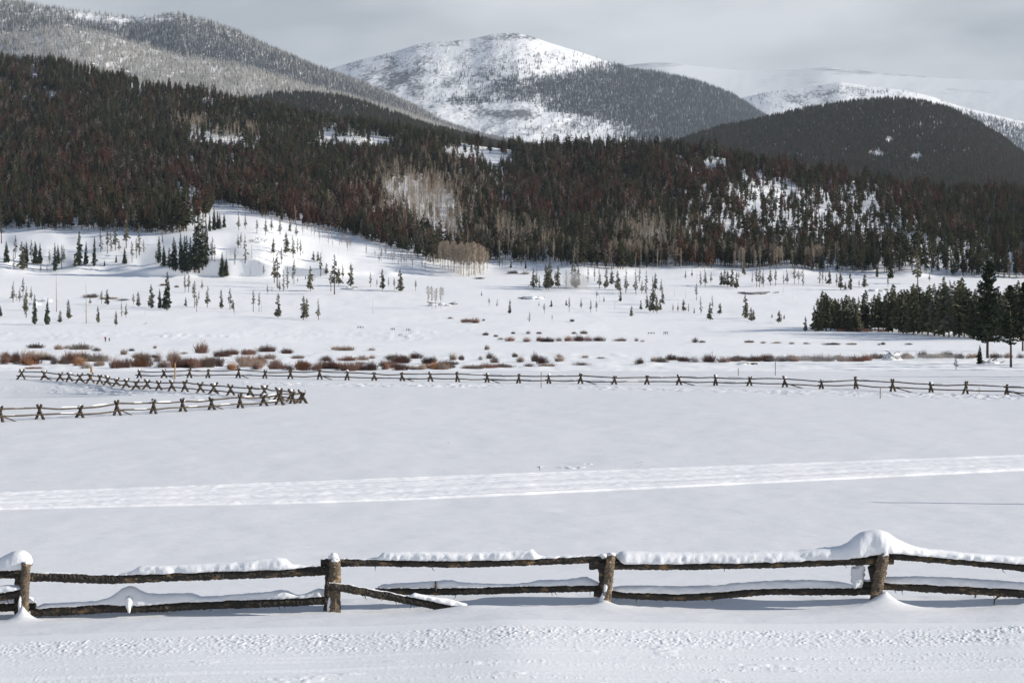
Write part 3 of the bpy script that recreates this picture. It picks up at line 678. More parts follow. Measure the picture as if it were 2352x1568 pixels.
timber('frosted_forest', 'frosted_spur', 56000, (13, 18), ['frost', 'fgrey'], [0.92, 0.08], lambda x, y: 1.0 + 0 * x, 'pale rime frosted forest on the sunlit spur', 1.1)
def mtn_mask(x, y):
    top = tab(x, MTN_SKY); d = y - top
    bare = np.clip(1.1 * g2(x, d, 330, 8, 95, 10) + 0.9 * g2(x, d, 230, 14, 50, 10) + 0.5 * g2(x, d, 130, 10, 90, 12), 0, 1)
    return 1 - 0.93 * bare * (0.6 + 0.6 * (fbm(x / 14, y / 8, 500, 2) > -0.15))
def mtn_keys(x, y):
    n = len(x); fr = 0.08 + 0.45 * np.exp(-np.maximum(y - tab(x, MTN_SKY), 0) / 22) + 0.25 * np.clip((380 - x) / 500, 0, 1)  # more pale trees near the skyline, standing for frost and fading cloud
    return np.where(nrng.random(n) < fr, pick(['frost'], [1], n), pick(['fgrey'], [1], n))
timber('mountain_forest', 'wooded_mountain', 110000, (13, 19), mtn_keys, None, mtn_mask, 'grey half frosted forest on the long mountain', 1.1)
PK = [(1200, 0), (1010, 2000)]
def peak_mask(x, y):
    # tree line: solid timber right of a slanting edge, scattered clumps left of and above it
    edge_x = tab(y, [(120, 1480), (140, 1452), (160, 1380), (180, 1290), (195, 1200), (215, 1175), (235, 1230), (255, 1300), (275, 1380), (300, 1450), (330, 1480)])
    s = x - edge_x + 55 * fbm(x / 26, y / 9, 510, 4, 0.6)
    m_ = sstep(-95, 60, s) ** 1.3 * (0.55 + 0.45 * (fbm(x / 12, y / 5, 511, 2) > -0.2) * 1.0 + 0 * x); m_ = np.where(s > 70, 1.0, m_)
    m_ = np.maximum(m_, 0.85 * (fbm(x / 13, y / 5, 512, 2) > 0.12) * g2(x, y, 1180, 190, 90, 22))
    m_ = np.maximum(m_, 0.9 * (fbm(x / 16, y / 6, 514, 2) > -0.05) * g2(x, y, 1110, 228, 85, 9))
    m_ = np.maximum(m_, 0.13 * (fbm(x / 20, y / 5, 516, 2) > 0.0) * g2(x, y, 1180, 148, 170, 24))
    m_ = np.maximum(m_, 0.10 * g2(x, y, 1330, 295, 130, 12))
    holes = g2(x, y, 1238, 230, 7, 10) + g2(x, y, 1200, 243, 40, 3)
    return m_ * (1 - np.clip(1.6 * holes, 0, 1)) * (y < 335)
timber('peak_forest', 'snowy_peak', 92000, (11, 19), ['fgrey', 'frost'], [0.93, 0.07], peak_mask, 'slate grey forest on the flank of the snowy peak', 1.15)
def sh_mask(x, y):
    m_ = 0.9 * sstep(0, 16, y - tab(x, [(2060, 300), (2120, 236), (2200, 246), (2352, 285), (2600, 325)])) * (x > 2080)
    m_ = np.maximum(m_, 0.5 * (fbm(x / 16, y / 5, 520, 2) > 0.05) * (g2(x, y, 2010, 212, 100, 8) + g2(x, y, 1740, 222, 50, 12)))
    return np.clip(m_, 0, 1)
timber('shoulder_forest', 'rocky_shoulder', 22000, (14, 20), ['fgrey'], [1], sh_mask, 'grey timber on the rocky snow shoulder', 1.15)

# ------------------------------------------------------------------ single trees, read off the photograph
# panels: zoom pictures A, B, C start at picture x 0, 784, 1568 and y 459.4 ; 3 zoom units = 1 picture unit
PAN = {'A': 0.0, 'B': 784.0, 'C': 1568.0}
KIND = {'s': 'spruce', 'm': 'pine', 'p': 'thin', 'c': 'clump', 'd': 'snag', 'a': 'aspen', 'S': 'spruce'}
TREES = {'A': """10 300 210 p;45 430 150 s;95 480 130 p;105 400 160 p;150 480 200 m;180 430 150 s;168 470 170 s;215 420 150 p;245 440 160 s;275 440 150 s;280 495 60 p;340 440 100 p;380 490 200 s;400 440 140 s;425 470 170 p;440 430 120 p;325 500 60 p
515 460 90 m;545 450 240 s;592 445 165 s;650 455 210 s;695 360 180 p;740 370 190 p;765 350 160 p;795 345 200 p;820 350 80 p;870 330 260 p;858 440 120 s;800 430 55 s;720 455 45 s;910 430 150 p;940 400 140 p;960 380 230 p;990 360 90 p
1095 435 190 s;1075 430 90 p;1130 455 150 s;1120 300 80 p;1168 470 150 m;1195 480 230 s;1210 485 200 s;1245 450 230 s;1270 490 250 s;1290 500 260 s;1310 490 240 s;1340 490 330 s;1370 490 420 s;1395 470 400 p;1420 450 330 s;1350 492 300 d;1255 500 200 s;1460 410 160 p;1480 420 120 p;1475 210 170 s;1500 200 130 s;1515 200 110 s;1545 190 100 s;1445 215 130 s
1530 528 175 S;1558 525 130 s;1645 210 140 p;1690 200 120 p;1560 400 90 d;1590 400 80 d;1620 440 120 p;1640 330 100 p;1660 330 110 p;1690 430 200 p;1735 400 150 d;1785 440 90 d;1725 515 80 d;1885 370 110 m;1890 570 200 p;1910 600 240 p;1925 630 90 p;1940 440 120 p;1955 630 150 p;1980 610 150 p;1970 370 150 m;2020 400 160 p;2025 580 180 p;2050 360 100 p;2070 380 110 p
2140 625 175 m;2105 545 30 s;2160 420 70 m;2190 425 75 m;2210 520 160 p;2250 510 80 m;2280 630 150 p;2305 650 280 p;2335 590 130 m;1770 230 100 p;1830 240 130 p;1870 210 100 p;1930 240 130 p;2000 220 80 m;2040 250 90 p
90 705 150 p;115 690 50 p;135 700 110 p;158 680 150 p;180 810 220 p;175 760 130 m;215 690 100 p;238 855 210 s;325 858 185 s;390 770 280 d;415 845 90 m;470 820 140 m;595 850 290 d;620 720 60 p;675 845 120 m;700 715 95 p;738 725 115 m;798 868 110 m;838 805 115 p;868 810 105 p;4 800 80 s;920 720 80 p;952 735 110 m;1043 745 170 m;1100 745 140 s;1150 755 265 s;1130 745 100 s;1275 635 130 p;1300 635 140 p;1333 640 70 p;1280 735 70 m;1340 740 190 p;1355 770 120 p;1428 740 155 p;1523 750 140 m;1585 752 150 p;1605 750 70 m;1745 770 155 p;1785 770 140 p;1803 775 90 d;1915 810 175 m;2090 825 170 m;2115 815 145 m;2195 825 150 p""",
 'B': """10 540 100 p;65 595 170 m;200 600 105 p;282 620 150 m;245 600 60 p;325 590 60 p;365 620 90 p;405 630 160 m;512 625 80 p;218 780 115 d;600 740 150 a;625 750 160 a;650 745 140 a;685 745 150 a;700 690 90 a
1325 610 140 m;1345 600 130 p;1365 610 90 p;1410 615 180 m;1425 620 170 m;1440 600 190 m;1495 605 160 m;1475 590 100 p;1550 600 120 p;1590 590 150 m;1610 610 170 m;1630 605 150 m;1700 570 120 p;1745 560 100 p;1780 610 140 p;1825 605 140 m;1865 580 100 m;1905 620 140 m;1920 640 90 p;1960 640 170 p;2030 650 180 p;2055 560 110 p;2070 640 90 p;2100 650 170 p;2165 620 120 m;2150 720 200 p;2205 640 100 p;2215 720 110 m
1270 472 60 s;1760 680 60 p;1780 700 60 d;1810 700 40 s;1925 700 80 m;1885 750 90 d;1718 775 90 p;1758 770 80 p;1018 725 55 p;1073 735 60 p;1162 785 105 m;1550 730 45 m;1570 770 105 p;1447 740 55 m;2000 800 75 m;2065 755 70 m;2105 750 100 m;2130 770 120 m;2150 775 140 m;2175 780 130 m;2195 760 80 m;2285 770 60 p;2320 770 70 p;1090 460 110 p;1110 465 90 p;1170 470 60 m;1240 460 90 p""",
 'C': """20 545 70 p;65 530 60 p;125 590 100 p;155 595 130 p;195 570 80 p;265 590 100 m;290 590 120 m;310 600 120 m;340 600 140 m;370 610 120 m;425 520 130 m;480 570 80 p;510 600 150 p;530 600 140 p;555 600 130 p;605 590 150 p;640 590 120 p;695 580 80 p;720 580 110 p;770 580 150 p;800 580 100 p;830 590 130 p;945 580 130 p;965 580 100 p;1010 590 110 m;1060 590 90 p;1088 620 130 m;1120 620 60 m;1155 620 130 m;1215 610 60 p;1255 600 100 m;1435 540 180 s;1340 530 110 s;1415 600 80 p;1700 560 70 p;1620 580 260 p
95 690 120 p;125 780 120 p;190 830 130 m;205 740 90 p;40 770 60 p;80 780 40 m;8 770 90 m;255 790 85 m;432 815 170 m;472 835 100 m;490 835 85 m;662 850 95 m;680 840 50 p;700 820 35 m;615 810 30 m;845 905 110 m
905 900 180 m;935 905 240 c;965 900 260 c;992 905 255 c;1020 900 225 c;1045 895 215 c;1075 900 235 c;1100 900 230 c;1125 905 240 c;1150 900 250 c;1182 905 230 c;1212 905 245 m;1255 900 265 c;1300 890 220 m;1325 900 260 c;1350 905 250 c;1385 905 270 c;1420 910 240 c;1445 910 270 c;1490 915 300 c;1520 920 315 c;1545 910 300 c;1590 925 320 c;1620 920 345 c;1650 925 320 c;1690 930 330 c;1735 935 370 m;1765 935 330 c;1800 940 380 c;1835 945 400 m;1870 940 390 m;1905 945 360 c;1940 945 330 c;1975 945 335 c;2010 950 320 c;2050 950 310 c;2085 955 300 c;2130 955 310 c;2180 955 300 c;2230 955 320 c;2280 955 360 c;2310 955 380 c;2345 960 330 c;2390 960 340 c;2440 965 330 c"""}
LOOKS = {'spruce': 'dark dense spruce', 'pine': 'grey green open pine', 'thin': 'thin sparse pine', 'clump': 'dark dense pine', 'snag': 'bare dead snag', 'aspen': 'bare leafless aspen'}
CATS = {'snag': 'dead tree', 'aspen': 'aspen tree', 'spruce': 'spruce tree'}
def region(px, py, kind):
    if px > 1850 and py > 752: return 'right', 'in the right pine clump', 'pines clumped at the right'
    if px < 480 and py < 640: return 'flat', 'on the flat below the left forest', 'trees on the left flat'
    if px < 480: return 'lowleft', 'on the lower left snowfield', 'trees on the left snowfield'
    if px < 790 and py < 670: return 'spur', 'on the bare snow spur', 'trees on the snow spur'
    if px < 1000: return 'spurfoot', 'below the snow spur', 'trees below the snow spur'
    if px < 1540 and py > 692: return 'midlow', 'on the lower middle snowfield', 'low trees on the middle snowfield'
    if px < 1540: return 'mid', 'before the middle aspen groves', 'trees before the aspen groves'
    if py > 668: return 'rightlow', 'on the open right snowfield', 'low trees on the right snowfield'
    return 'rightedge', 'along the right forest edge', 'trees along the right forest edge'
items = []
for pan, txt in TREES.items():
    for it in txt.replace('\n', ';').split(';'):
        x, y, h, k_ = it.split(); items.append((PAN[pan] + float(x) / 3, 459.4 + float(y) / 3, float(h) / 3, KIND[k_]))
# trees just outside the frame on the right whose shadows fall into it
counts = {}; placed = []
def plant(key, loc, H, wmul, rz, name, var=None):
    tm, cm = PROTO[key][var if var is not None else rnd.randrange(len(PROTO[key]))]
    root = empty(name, loc, rz, (H * wmul, H * wmul, H))
    link('trunk', tm, root); link('crown', cm, root)
    return root
for it in [q for i, q in enumerate(items) if q[3] == 'clump' and (q[0] > 2040 or i % 3 == 0)]:
    items.append((it[0] + rnd.uniform(-8, 8), it[1] - rnd.uniform(2, 9), it[2] * rnd.uniform(0.8, 1.08), 'clump'))
rs = random.Random(78)
for q in range(100):
    zx = rs.choice(((1225, 1560, 612, 690), (1540, 1900, 618, 690), (1540, 1900, 618, 650), (600, 780, 570, 650), (330, 640, 640, 730), (1000, 1500, 660, 740)))
    items.append((rs.uniform(zx[0], zx[1]), rs.uniform(zx[2], zx[3]), rs.uniform(8, 26), rs.choice(('snag', 'snag', 'thin'))))
items.sort()
for (px, py, hp, key) in items:
    g = ground(px, py); H = hp * g.y / F
    reg, phrase, grp = region(px, py, key)
    counts[(reg, key)] = counts.get((reg, key), 0) + 1
    nm = {'snag': 'dead_snag', 'aspen': 'aspen_tree', 'spruce': 'spruce_tree'}.get(key, 'pine_tree')
    if key == 'spruce' and hp > 62: key2 = 'column'
    else: key2 = key
    if key == 'clump': H *= rnd.uniform(0.92, 1.12)
    wm = rnd.uniform(0.85, 1.2) * (1.3 if key == 'clump' else 1.0) * (1.25 if hp < 35 and key in ('pine', 'thin') else 1.0)
    root = plant(key2, (g.x, g.y, g.z - 0.05), H, wm, rnd.uniform(0, 6.28), nm)
    tag(root, '%s, %s such from left %s' % (LOOKS[key], ORD(counts[(reg, key)]), phrase), CATS.get(key, 'pine tree'), grp)
# the big pines by the right edge
def big(px, py, hp, wm, var, label, name='pine_tree'):
    g = ground(px, py); H = hp * g.y / F
    root = plant('bigpine', (g.x, g.y, g.z - 0.05), H, wm, rnd.uniform(0, 6.28), name, var); tag(root, label, 'pine tree', 'big pines at the right edge'); return root
big(2268, 822, 226, 1.0, 0, 'tallest broad dark pine standing at the right edge of the meadow')
big(2322, 843, 190, 1.25, 1, 'tall leaning thin trunked pine right of the tallest pine')
big(2349, 806, 160, 1.2, 2, 'dense pine cut by the right edge of the picture')
for i, (px, py, hp) in enumerate(((2440, 838, 230), (2560, 852, 240), (2680, 868, 250), (2790, 846, 230), (2900, 880, 260), (2500, 872, 120))):
    big(px, py, hp, 0.9, i % 3, '%s pine out of frame beyond the right edge, shading the snow' % ORD(i + 1))
g = ground(2250, 836); r_ = plant('spruce', (g.x, g.y, g.z - .05), 46 * g.y / F, 1.3, 0.3, 'spruce_tree', 1); tag(r_, 'small dark spruce at the foot of the tallest right pine', 'spruce tree')
g = ground(2196, 848); r_ = plant('thin', (g.x, g.y, g.z - .05), 28 * g.y / F, 2.0, 0.3, 'pine_sapling', 2); tag(r_, 'small spindly sapling alone on the snow left of the tallest pine', 'sapling')

# aspen groves along the foot of the forest
def grove(pts_fn, n, label, group, hr, seed, var_h=1.0):
    rg = random.Random(seed)
    for i in range(n):
        px, py, hp = pts_fn(rg)
        g = ground(px, py); H = hp * g.y / F
        root = plant('aspen', (g.x, g.y, g.z - 0.05), H, rg.uniform(0.85, 1.15), rg.uniform(0, 6.28), 'aspen_tree')
        tag(root, label, 'aspen tree', group)
def main_grove(rg):
    x = rg.uniform(1008, 1124); base = tab(x, [(1005, 612), (1030, 622), (1060, 634), (1090, 637), (1110, 630), (1126, 612)]); y = base - rg.random() ** 2 * 26
    top = tab(x, [(1005, 556), (1030, 549), (1080, 552), (1105, 558), (1126, 582)]); return x, y, max(30, (y - top) * rg.uniform(0.82, 1.0))
grove(main_grove, 95, 'bare tan aspen in the dense grove at the foot of the spur', 'aspens in the dense tan grove', None, 1)
def gb(x0, x1, b, t):
    return lambda rg: (lambda x: (x, b - rg.random() * 12, (b - t) * rg.uniform(0.75, 1.0)))(rg.uniform(x0, x1))
grove(gb(1398, 1476, 612, 552), 45, 'bare aspen in the pale grove against the dark forest', 'aspens in the pale grove', None, 2)
grove(gb(1478, 1580, 612, 560), 34, 'bare aspen along the forest edge right of the pale grove', 'aspens right of the pale grove', None, 3)
grove(gb(1685, 1895, 618, 566), 60, 'bare aspen along the right foot of the forest', 'aspens at the right forest foot', None, 4)
grove(lambda rg: (lambda x: (x, tab(x, [(700, 545), (800, 585), (900, 612), (1000, 628)]) - rg.random() * 22, rg.uniform(16, 30)))(rg.uniform(695, 1000)), 60, 'small bare aspen on the sunlit slope of the spur', 'small aspens on the spur slope', None, 5)

# ------------------------------------------------------------------ willow bushes along the river
WIL = [mesh_from('willow_bush', *willow(600 + i), [M['willow_red']], smooth=False) for i in range(7)]
WB = {'r': [], 'o': [], 'b': []}
for i in range(7):
    for kk, mm in (('r', 'willow_red'), ('o', 'willow_orange'), ('b', 'willow_brown')):
        me = WIL[i].copy(); me.materials.clear(); me.materials.append(M[mm]); WB[kk].append(me)
WILLOWS = {'A': """255 1020 130 45 b;400 1030 80 50 b;460 1025 60 40 b;565 1030 110 45 b;670 1040 80 35 b;30 1130 100 85 r;110 1130 90 70 o;240 1130 140 75 o;180 1128 90 60 r;370 1130 100 75 b;430 1130 90 50 b;520 1120 80 50 b;665 1115 110 70 b;590 1160 90 50 b;240 1162 100 22 o;860 1065 60 45 b;910 1040 60 30 b;970 1090 90 60 b;790 1158 130 80 r;870 1155 110 80 r;950 1150 130 90 o;1070 1022 40 25 b;1400 1055 115 80 r;1275 1060 60 25 b;1060 1085 50 30 b;1130 1155 130 80 r;1210 1155 120 88 r;1280 1155 110 65 r;1350 1155 110 72 r;1440 1150 80 60 r;1500 1145 70 50 r;1530 1080 90 65 r;1600 1065 90 50 r;1690 1065 90 50 r;1740 1065 80 45 r;1840 1045 110 50 r;1980 1058 90 42 r;1590 1168 110 72 o;1660 1120 120 70 r;1720 1145 150 85 r;1770 1168 120 72 r;1850 1095 90 42 b;1900 1165 110 65 r;1990 1172 110 62 r;2070 1172 120 72 o;2190 1172 80 52 r;2250 1108 90 45 b;2330 1172 80 62 r;2050 1092 80 30 b;2320 1032 80 30 b;645 672 100 32 b;760 682 100 18 b;860 690 110 18 b;1120 590 40 18 r;1215 602 30 18 b""",
 'B': """40 1037 110 45 b;210 1037 70 30 b;60 1107 130 48 r;140 1102 80 46 b;210 1092 70 36 b;350 1102 110 48 b;420 1102 70 42 b;505 1092 75 46 r;40 1177 120 78 r;120 1172 110 68 r;210 1172 120 72 r;300 1167 100 62 r;400 1172 110 62 r;560 1167 100 52 b;630 1122 90 52 b;690 1167 110 62 b;760 1157 80 42 b;765 1102 70 62 b;825 1102 50 42 b;960 1102 45 42 b;1020 1092 70 46 b;1060 1122 60 52 b;1190 1082 50 42 b;1240 1117 85 62 b;1330 1112 60 72 b;1380 1127 85 72 r;1510 1112 90 62 b;1500 1082 40 30 b;1680 1087 50 26 b;1790 1092 80 20 b;2060 1127 80 62 b;2150 1112 70 36 b;2265 1102 90 46 r;2335 1102 60 36 r;900 1162 130 42 b;1000 1157 130 36 r;1100 1152 120 36 b;1300 1147 120 30 b;1420 1145 110 28 b;1650 1137 140 30 b;1000 932 45 26 b;1060 942 30 20 b;1000 1032 50 46 b;1170 972 90 46 r;1270 977 90 46 r;1185 922 35 20 b;1290 922 50 26 b;1360 922 40 20 b;1360 972 60 36 r;1420 977 90 46 r;1500 972 90 42 r;1560 972 90 46 r;1630 972 90 46 r;1700 972 90 42 r;1770 972 80 46 r;1600 922 50 26 b;1670 922 50 30 b;1930 972 100 30 b;2030 972 50 30 r;2075 977 40 20 r;1100 962 60 26 b;750 817 40 16 b;860 842 80 36 r;920 847 70 42 r;980 832 40 20 b;1590 837 50 26 b;1195 507 60 26 b;1270 512 80 30 b;950 542 60 12 b""",
 'C': """90 982 65 42 r;130 982 40 20 b;455 982 50 20 r;550 987 60 20 r;650 987 70 16 b;750 992 70 20 b;850 992 50 16 b;980 997 100 16 b;1050 997 90 20 r;1170 997 80 16 b;1350 1000 40 20 r;1385 997 40 26 r;1560 997 50 16 b;1100 905 100 22 r;1180 905 110 24 r;1280 905 120 26 r;1390 905 110 26 r;20 1112 80 46 r;80 1117 110 56 r;190 1117 130 72 r;290 1117 120 52 r;370 1112 100 42 b;500 1112 110 52 r;590 1107 100 62 r;680 1112 120 52 r;760 1112 100 46 r;840 1107 100 46 r;930 1112 100 52 r;1010 1112 110 52 r;1090 1112 100 52 r;1180 1112 120 56 r;1270 1107 110 62 r;1550 1092 80 42 b;1660 1085 90 58 r;1740 1090 80 52 b;1830 1088 90 52 b;1900 1092 90 42 r;1980 1092 80 42 b;2150 1088 90 45 b;2240 1088 90 40 b;2320 1088 80 40 b"""}
wl = []
for pan, txt in WILLOWS.items():
    for it in txt.split(';'):
        x, y, wz, hz, kk = it.split(); wl.append((PAN[pan] + float(x) / 3, 459.4 + float(y) / 3, float(wz) / 3, float(hz) / 3, kk))
rw = random.Random(77)
for q in range(46):
    x = rw.uniform(0, 1120); wl.append((x, tab(x, [(0, 838), (250, 842), (420, 845), (1120, 849)]) - rw.random() ** 1.5 * 16, rw.uniform(28, 46), rw.uniform(15, 26) * (1 if x < 760 else 0.75), rw.choice('rrrbbo')))
for q in range(16):
    x = rw.uniform(1500, 2240); wl.append((x, tab(x, [(1500, 832), (1850, 830), (2240, 822)]) - rw.random() * 3, rw.uniform(28, 42), rw.uniform(11, 17), rw.choice('rrb')))
wl.sort(); wc = {}
WCOL = {'r': 'rusty red', 'o': 'orange brown', 'b': 'grey brown'}
for (px, py, wz, hz, kk) in wl:
    g = ground(px, py); S = F / g.y
    if py > 835: row, ph = 'near', 'in the nearest riverside row'
    elif py > 805: row, ph = 'second', 'in the second riverside row'
    elif py > 765: row, ph = 'third', 'in the thin third row'
    else: row, ph = 'up', 'on the upper snowfield'
    wc[(row, kk)] = wc.get((row, kk), 0) + 1
    o = link('willow_bush', rnd.choice(WB[kk]), None, (g.x, g.y, g.z - 0.03), rnd.uniform(0, 6.28), (wz / S * 0.74 * rnd.uniform(0.85, 1.3), wz / S * 0.6, hz / S * rnd.uniform(0.95, 1.3)))
    tag(o, '%s leafless willow bush, %s such from left %s' % (WCOL[kk], ORD(wc[(row, kk)]), ph), 'willow bush', 'willow bushes along the river')

# ------------------------------------------------------------------ near fence of barked logs under snow
def log_mesh(name, pts, radii, m, seed, n=14, seg=0.02, jit=0.13, stubs=0, bumpy=1.0):
    """a crooked barked log through world points, with knots and torn bark, and stub twigs"""
    rng = random.Random(seed)
    pts = [Vector(p) for p in pts]
    L = [0.0]
    for i in range(1, len(pts)): L.append(L[-1] + (pts[i] - pts[i - 1]).length)
    ns = max(6, int(L[-1] / seg)); ts = np.linspace(0, L[-1], ns)
    C = np.array([[p.x, p.y, p.z] for p in pts])
    # smooth interpolation of the given points
    c = np.stack([np.interp(ts, L, C[:, q]) for q in range(3)], 1)
    kk = max(1, int(0.12 / seg)); kern_ = np.hanning(2 * kk + 3)[1:-1]; kern_ /= kern_.sum()
    if ns > 4 * kk:
        for q in range(3): c[:, q] = np.convolve(np.pad(c[:, q], kk, mode='reflect', reflect_type='odd'), kern_, mode='valid')
    rad = np.interp(ts, L, radii)
    V = []; Fc = []
    for i in range(ns):
        d = Vector(c[min(i + 1, ns - 1)] - c[max(i - 1, 0)]).normalized()
        u = d.cross(Vector((0.13, 0.31, 0.94)) if abs(d.z) < 0.8 else Vector((0, 1, 0))).normalized(); v = d.cross(u)
        for q in range(n):
            an = math.tau * q / n
            nz = float(fbm(np.array(ts[i] * 9 + seed), np.array(q * 1.1 + (q > n / 2) * 0.0), seed, 3)) * bumpy
            V.append(tuple(Vector(c[i]) + (u * math.cos(an) + v * math.sin(an)) * rad[i] * (1 + 0.16 * nz + rng.uniform(-jit, jit))))
    for i in range(ns - 1):
        for q in range(n):
            Fc.append((i * n + q, i * n + (q + 1) % n, (i + 1) * n + (q + 1) % n, (i + 1) * n + q))
    Fc.append(tuple(range(n - 1, -1, -1))); Fc.append(tuple(range((ns - 1) * n, ns * n)))
    for s_ in range(stubs):
        i = rng.randrange(2, ns - 2); an = rng.uniform(0, math.tau)
        dr = Vector((rng.uniform(-0.5, 0.5), rng.uniform(-0.6, 0.2), rng.choice((-1, -1, -1, 0.6)))).normalized()
        b0 = Vector(c[i]) + dr * rad[i] * 0.8; ln = rng.uniform(0.02, 0.07)
        tv, tf = tube_np([b0, b0 + dr * ln * 0.6, b0 + dr * ln + Vector((rng.uniform(-.02, .02), 0, 0))], [0.006, 0.004, 0.0015], 4)
        o = len(V); V += tv; Fc += [tuple(k_ + o for k_ in f) for f in tf]
    return mesh_from(name, V, Fc, [m], smooth=False)
def snow_loaf(name, pts, m, seed, D, n=14, wid=(0.07, 0.09), bot=None, seg=0.02, front=0.0):
    """a cap of snow: pts = (picture x, top y, bottom y); rounded cross-section, lumpy"""
    p = np.array(pts, float); L = (p[-1, 0] - p[0, 0]) * D / F; ns = max(8, int(L / seg))
    xs = np.linspace(p[0, 0], p[-1, 0], ns); top = np.interp(xs, p[:, 0], p[:, 1]); bo = np.interp(xs, p[:, 0], p[:, 2])
    kk = max(1, int(ns / L * 0.035)) if L > 0.2 else 1
    kern_ = np.hanning(2 * kk + 3)[1:-1]; kern_ /= kern_.sum()
    top = np.convolve(np.pad(top, kk, mode='edge'), kern_, mode='valid')
    V = np.empty((ns, n, 3))
    for i in range(ns):
        h = max(0.004, (bo[i] - top[i]) * D / F); zb = (HY - bo[i]) * D / F
        endt = min(1.0, min(i, ns - 1 - i) / (0.06 / seg) + 0.12)
        wv = (wid[0] + (wid[1] - wid[0]) * min(1, h / 0.2)) * (0.35 + 0.65 * math.sqrt(min(1, h / 0.05))) * math.sqrt(endt)
        for q in range(n):
            an = math.pi * (1.16 - 1.32 * q / (n - 1))
            cx_, sz_ = math.cos(an), math.sin(an)
            ex = math.copysign(abs(cx_) ** 0.8, cx_) * wv; ez = zb + (max(sz_, 0) ** 0.75) * h + min(sz_, 0) * 0.008
            V[i, q] = ((xs[i] - CX) * D / F, D + ex + front, ez)
    a_ = fbm(V[..., 0] * 7 + seed, V[..., 1] * 7 + V[..., 2] * 9, seed, 3)
    b_ = fbm(V[..., 0] * 24 + seed, V[..., 1] * 24 + V[..., 2] * 26, seed + 3, 2)
    c_ = fbm(V[..., 0] * 60 + seed, V[..., 1] * 60 + V[..., 2] * 66, seed + 7, 2)
    V[..., 1] += 0.020 * a_ + 0.012 * b_ + 0.004 * c_; V[..., 2] += 0.006 * a_ + 0.004 * b_ + 0.002 * c_
    Fc = grid_faces(ns, n).tolist(); Fc = [tuple(f) for f in Fc]
    Fc += [tuple(range(n)), tuple(range((ns - 1) * n + n - 1, (ns - 1) * n - 1, -1))]
    return mesh_from(name, V.reshape(-1, 3), Fc, [m])
def blob(name, x, y, D, rx, ry, rz, m, seed, amp=0.15, nu=16, nv=10, sq=1.0):
    """a lump of snow round a picture position; rx, ry, rz in metres"""
    V = []; c = Vector(P(x, y, D)) if D != 1 else Vector((0, 0, 0))
    for i in range(nv + 1):
        th_ = math.pi * i / nv
        for j in range(nu):
            ph_ = math.tau * j / nu; d = Vector((math.sin(th_) * math.cos(ph_), math.sin(th_) * math.sin(ph_), math.cos(th_)))
            if sq != 1.0: d = Vector([math.copysign(abs(q) ** sq, q) for q in d])
            k_ = 1 + amp * float(fbm(np.array(d.x * 1.7 + seed), np.array(d.z * 1.7 + d.y * 1.3), seed, 2))
            V.append((c.x + d.x * rx * k_, c.y + d.y * ry * k_, c.z + d.z * rz * k_))
    Fc = [(i * nu + j, (i + 1) * nu + j, (i + 1) * nu + (j + 1) % nu, i * nu + (j + 1) % nu) for i in range(nv) for j in range(nu)]
    return mesh_from(name, V, Fc, [m])

DF = 23.02; DB = 23.13       # top rails, lower rails
near_f = empty('log_fence', P(1176, 1400, 23.0)); base = near_f.location.copy()
tag(near_f, 'snow capped log rail fence with upright barked posts in the foreground', 'fence')
def part(name, me, lab=None):
    o = link(name, me, near_f, (-base.x, -base.y, -base.z))
    if lab: o['label'] = lab
    return o
def rail(pts, rpx, D, seed, stubs=8):
    r = rpx * 1.12 * D / F
    return part('rail', log_mesh('rail', [P(x, y, D + (d[0] if d else 0)) for x, y, *d in pts], [r] * len(pts), M['rail'], seed, stubs=stubs))
# top rails
rail([(-640, 1330), (-300, 1322), (-60, 1318), (66, 1318)], 8, DF + 0.03, 1)
rail([(40, 1324), (130, 1325), (250, 1330), (480, 1321), (600, 1317), (770, 1309)], 9, DF, 2, 4)
rail([(737, 1292), (840, 1292), (940, 1293), (1060, 1295), (1176, 1291), (1300, 1287), (1428, 1281)], 7.2, DF + 0.05, 3, 4)
rail([(1353, 1298), (1480, 1299), (1606, 1299), (1800, 1294), (1930, 1289), (2052, 1286)], 8, DF, 4, 8)
rail([(1992, 1275), (2060, 1277), (2126, 1282), (2240, 1292), (2352, 1303), (2660, 1325)], 7.5, DF + 0.06, 5, 4)
# lower rails
rail([(-640, 1398), (-300, 1396), (0, 1394), (82, 1393)], 8, DB + 0.05, 6)
rail([(72, 1405), (170, 1402), (250, 1396), (330, 1397), (450, 1390), (600, 1385), (752, 1378)], 8.5, DB, 7, 8)
rail([(-330, 1432, -0.12), (-150, 1405, -0.1), (-20, 1375, -0.08), (52, 1361, -0.08)], 7.5, DB - 0.12, 8)
rail([(862, 1357), (1000, 1358), (1100, 1357), (1176, 1354), (1280, 1352), (1388, 1349)], 7, DB + 0.04, 9, 10)
rail([(750, 1345), (800, 1351), (850, 1361), (950, 1380), (1000, 1390), (1050, 1399)], 8.2, DF - 0.16, 10, 12)
rail([(1364, 1362), (1456, 1367), (1510, 1370), (1576, 1371), (1640, 1368), (1720, 1361), (1776, 1357), (1880, 1358), (2005, 1358)], 7.2, DB, 11, 10)
rail([(1976, 1342), (2076, 1347), (2140, 1351), (2250, 1356), (2352, 1363), (2660, 1374)], 8.2, DB + 0.02, 12, 14)
part('twig', log_mesh('twig', [P(1000, 1356, DB - 0.02), P(1001, 1344, DB - 0.03), P(1000, 1334, DB - 0.02)], [0.018, 0.012, 0.008], M['rail'], 70, n=6))
part('twig', log_mesh('twig', [P(2308, 1362, DB), P(2292, 1370, DB), P(2284, 1376, DB), P(2283, 1388, DB)], [0.014, 0.012, 0.01, 0.005], M['rail'], 71, n=6))
part('twig', log_mesh('twig', [P(2243, 1358, DB), P(2239, 1373, DB)], [0.014, 0.006], M['rail'], 72, n=6))
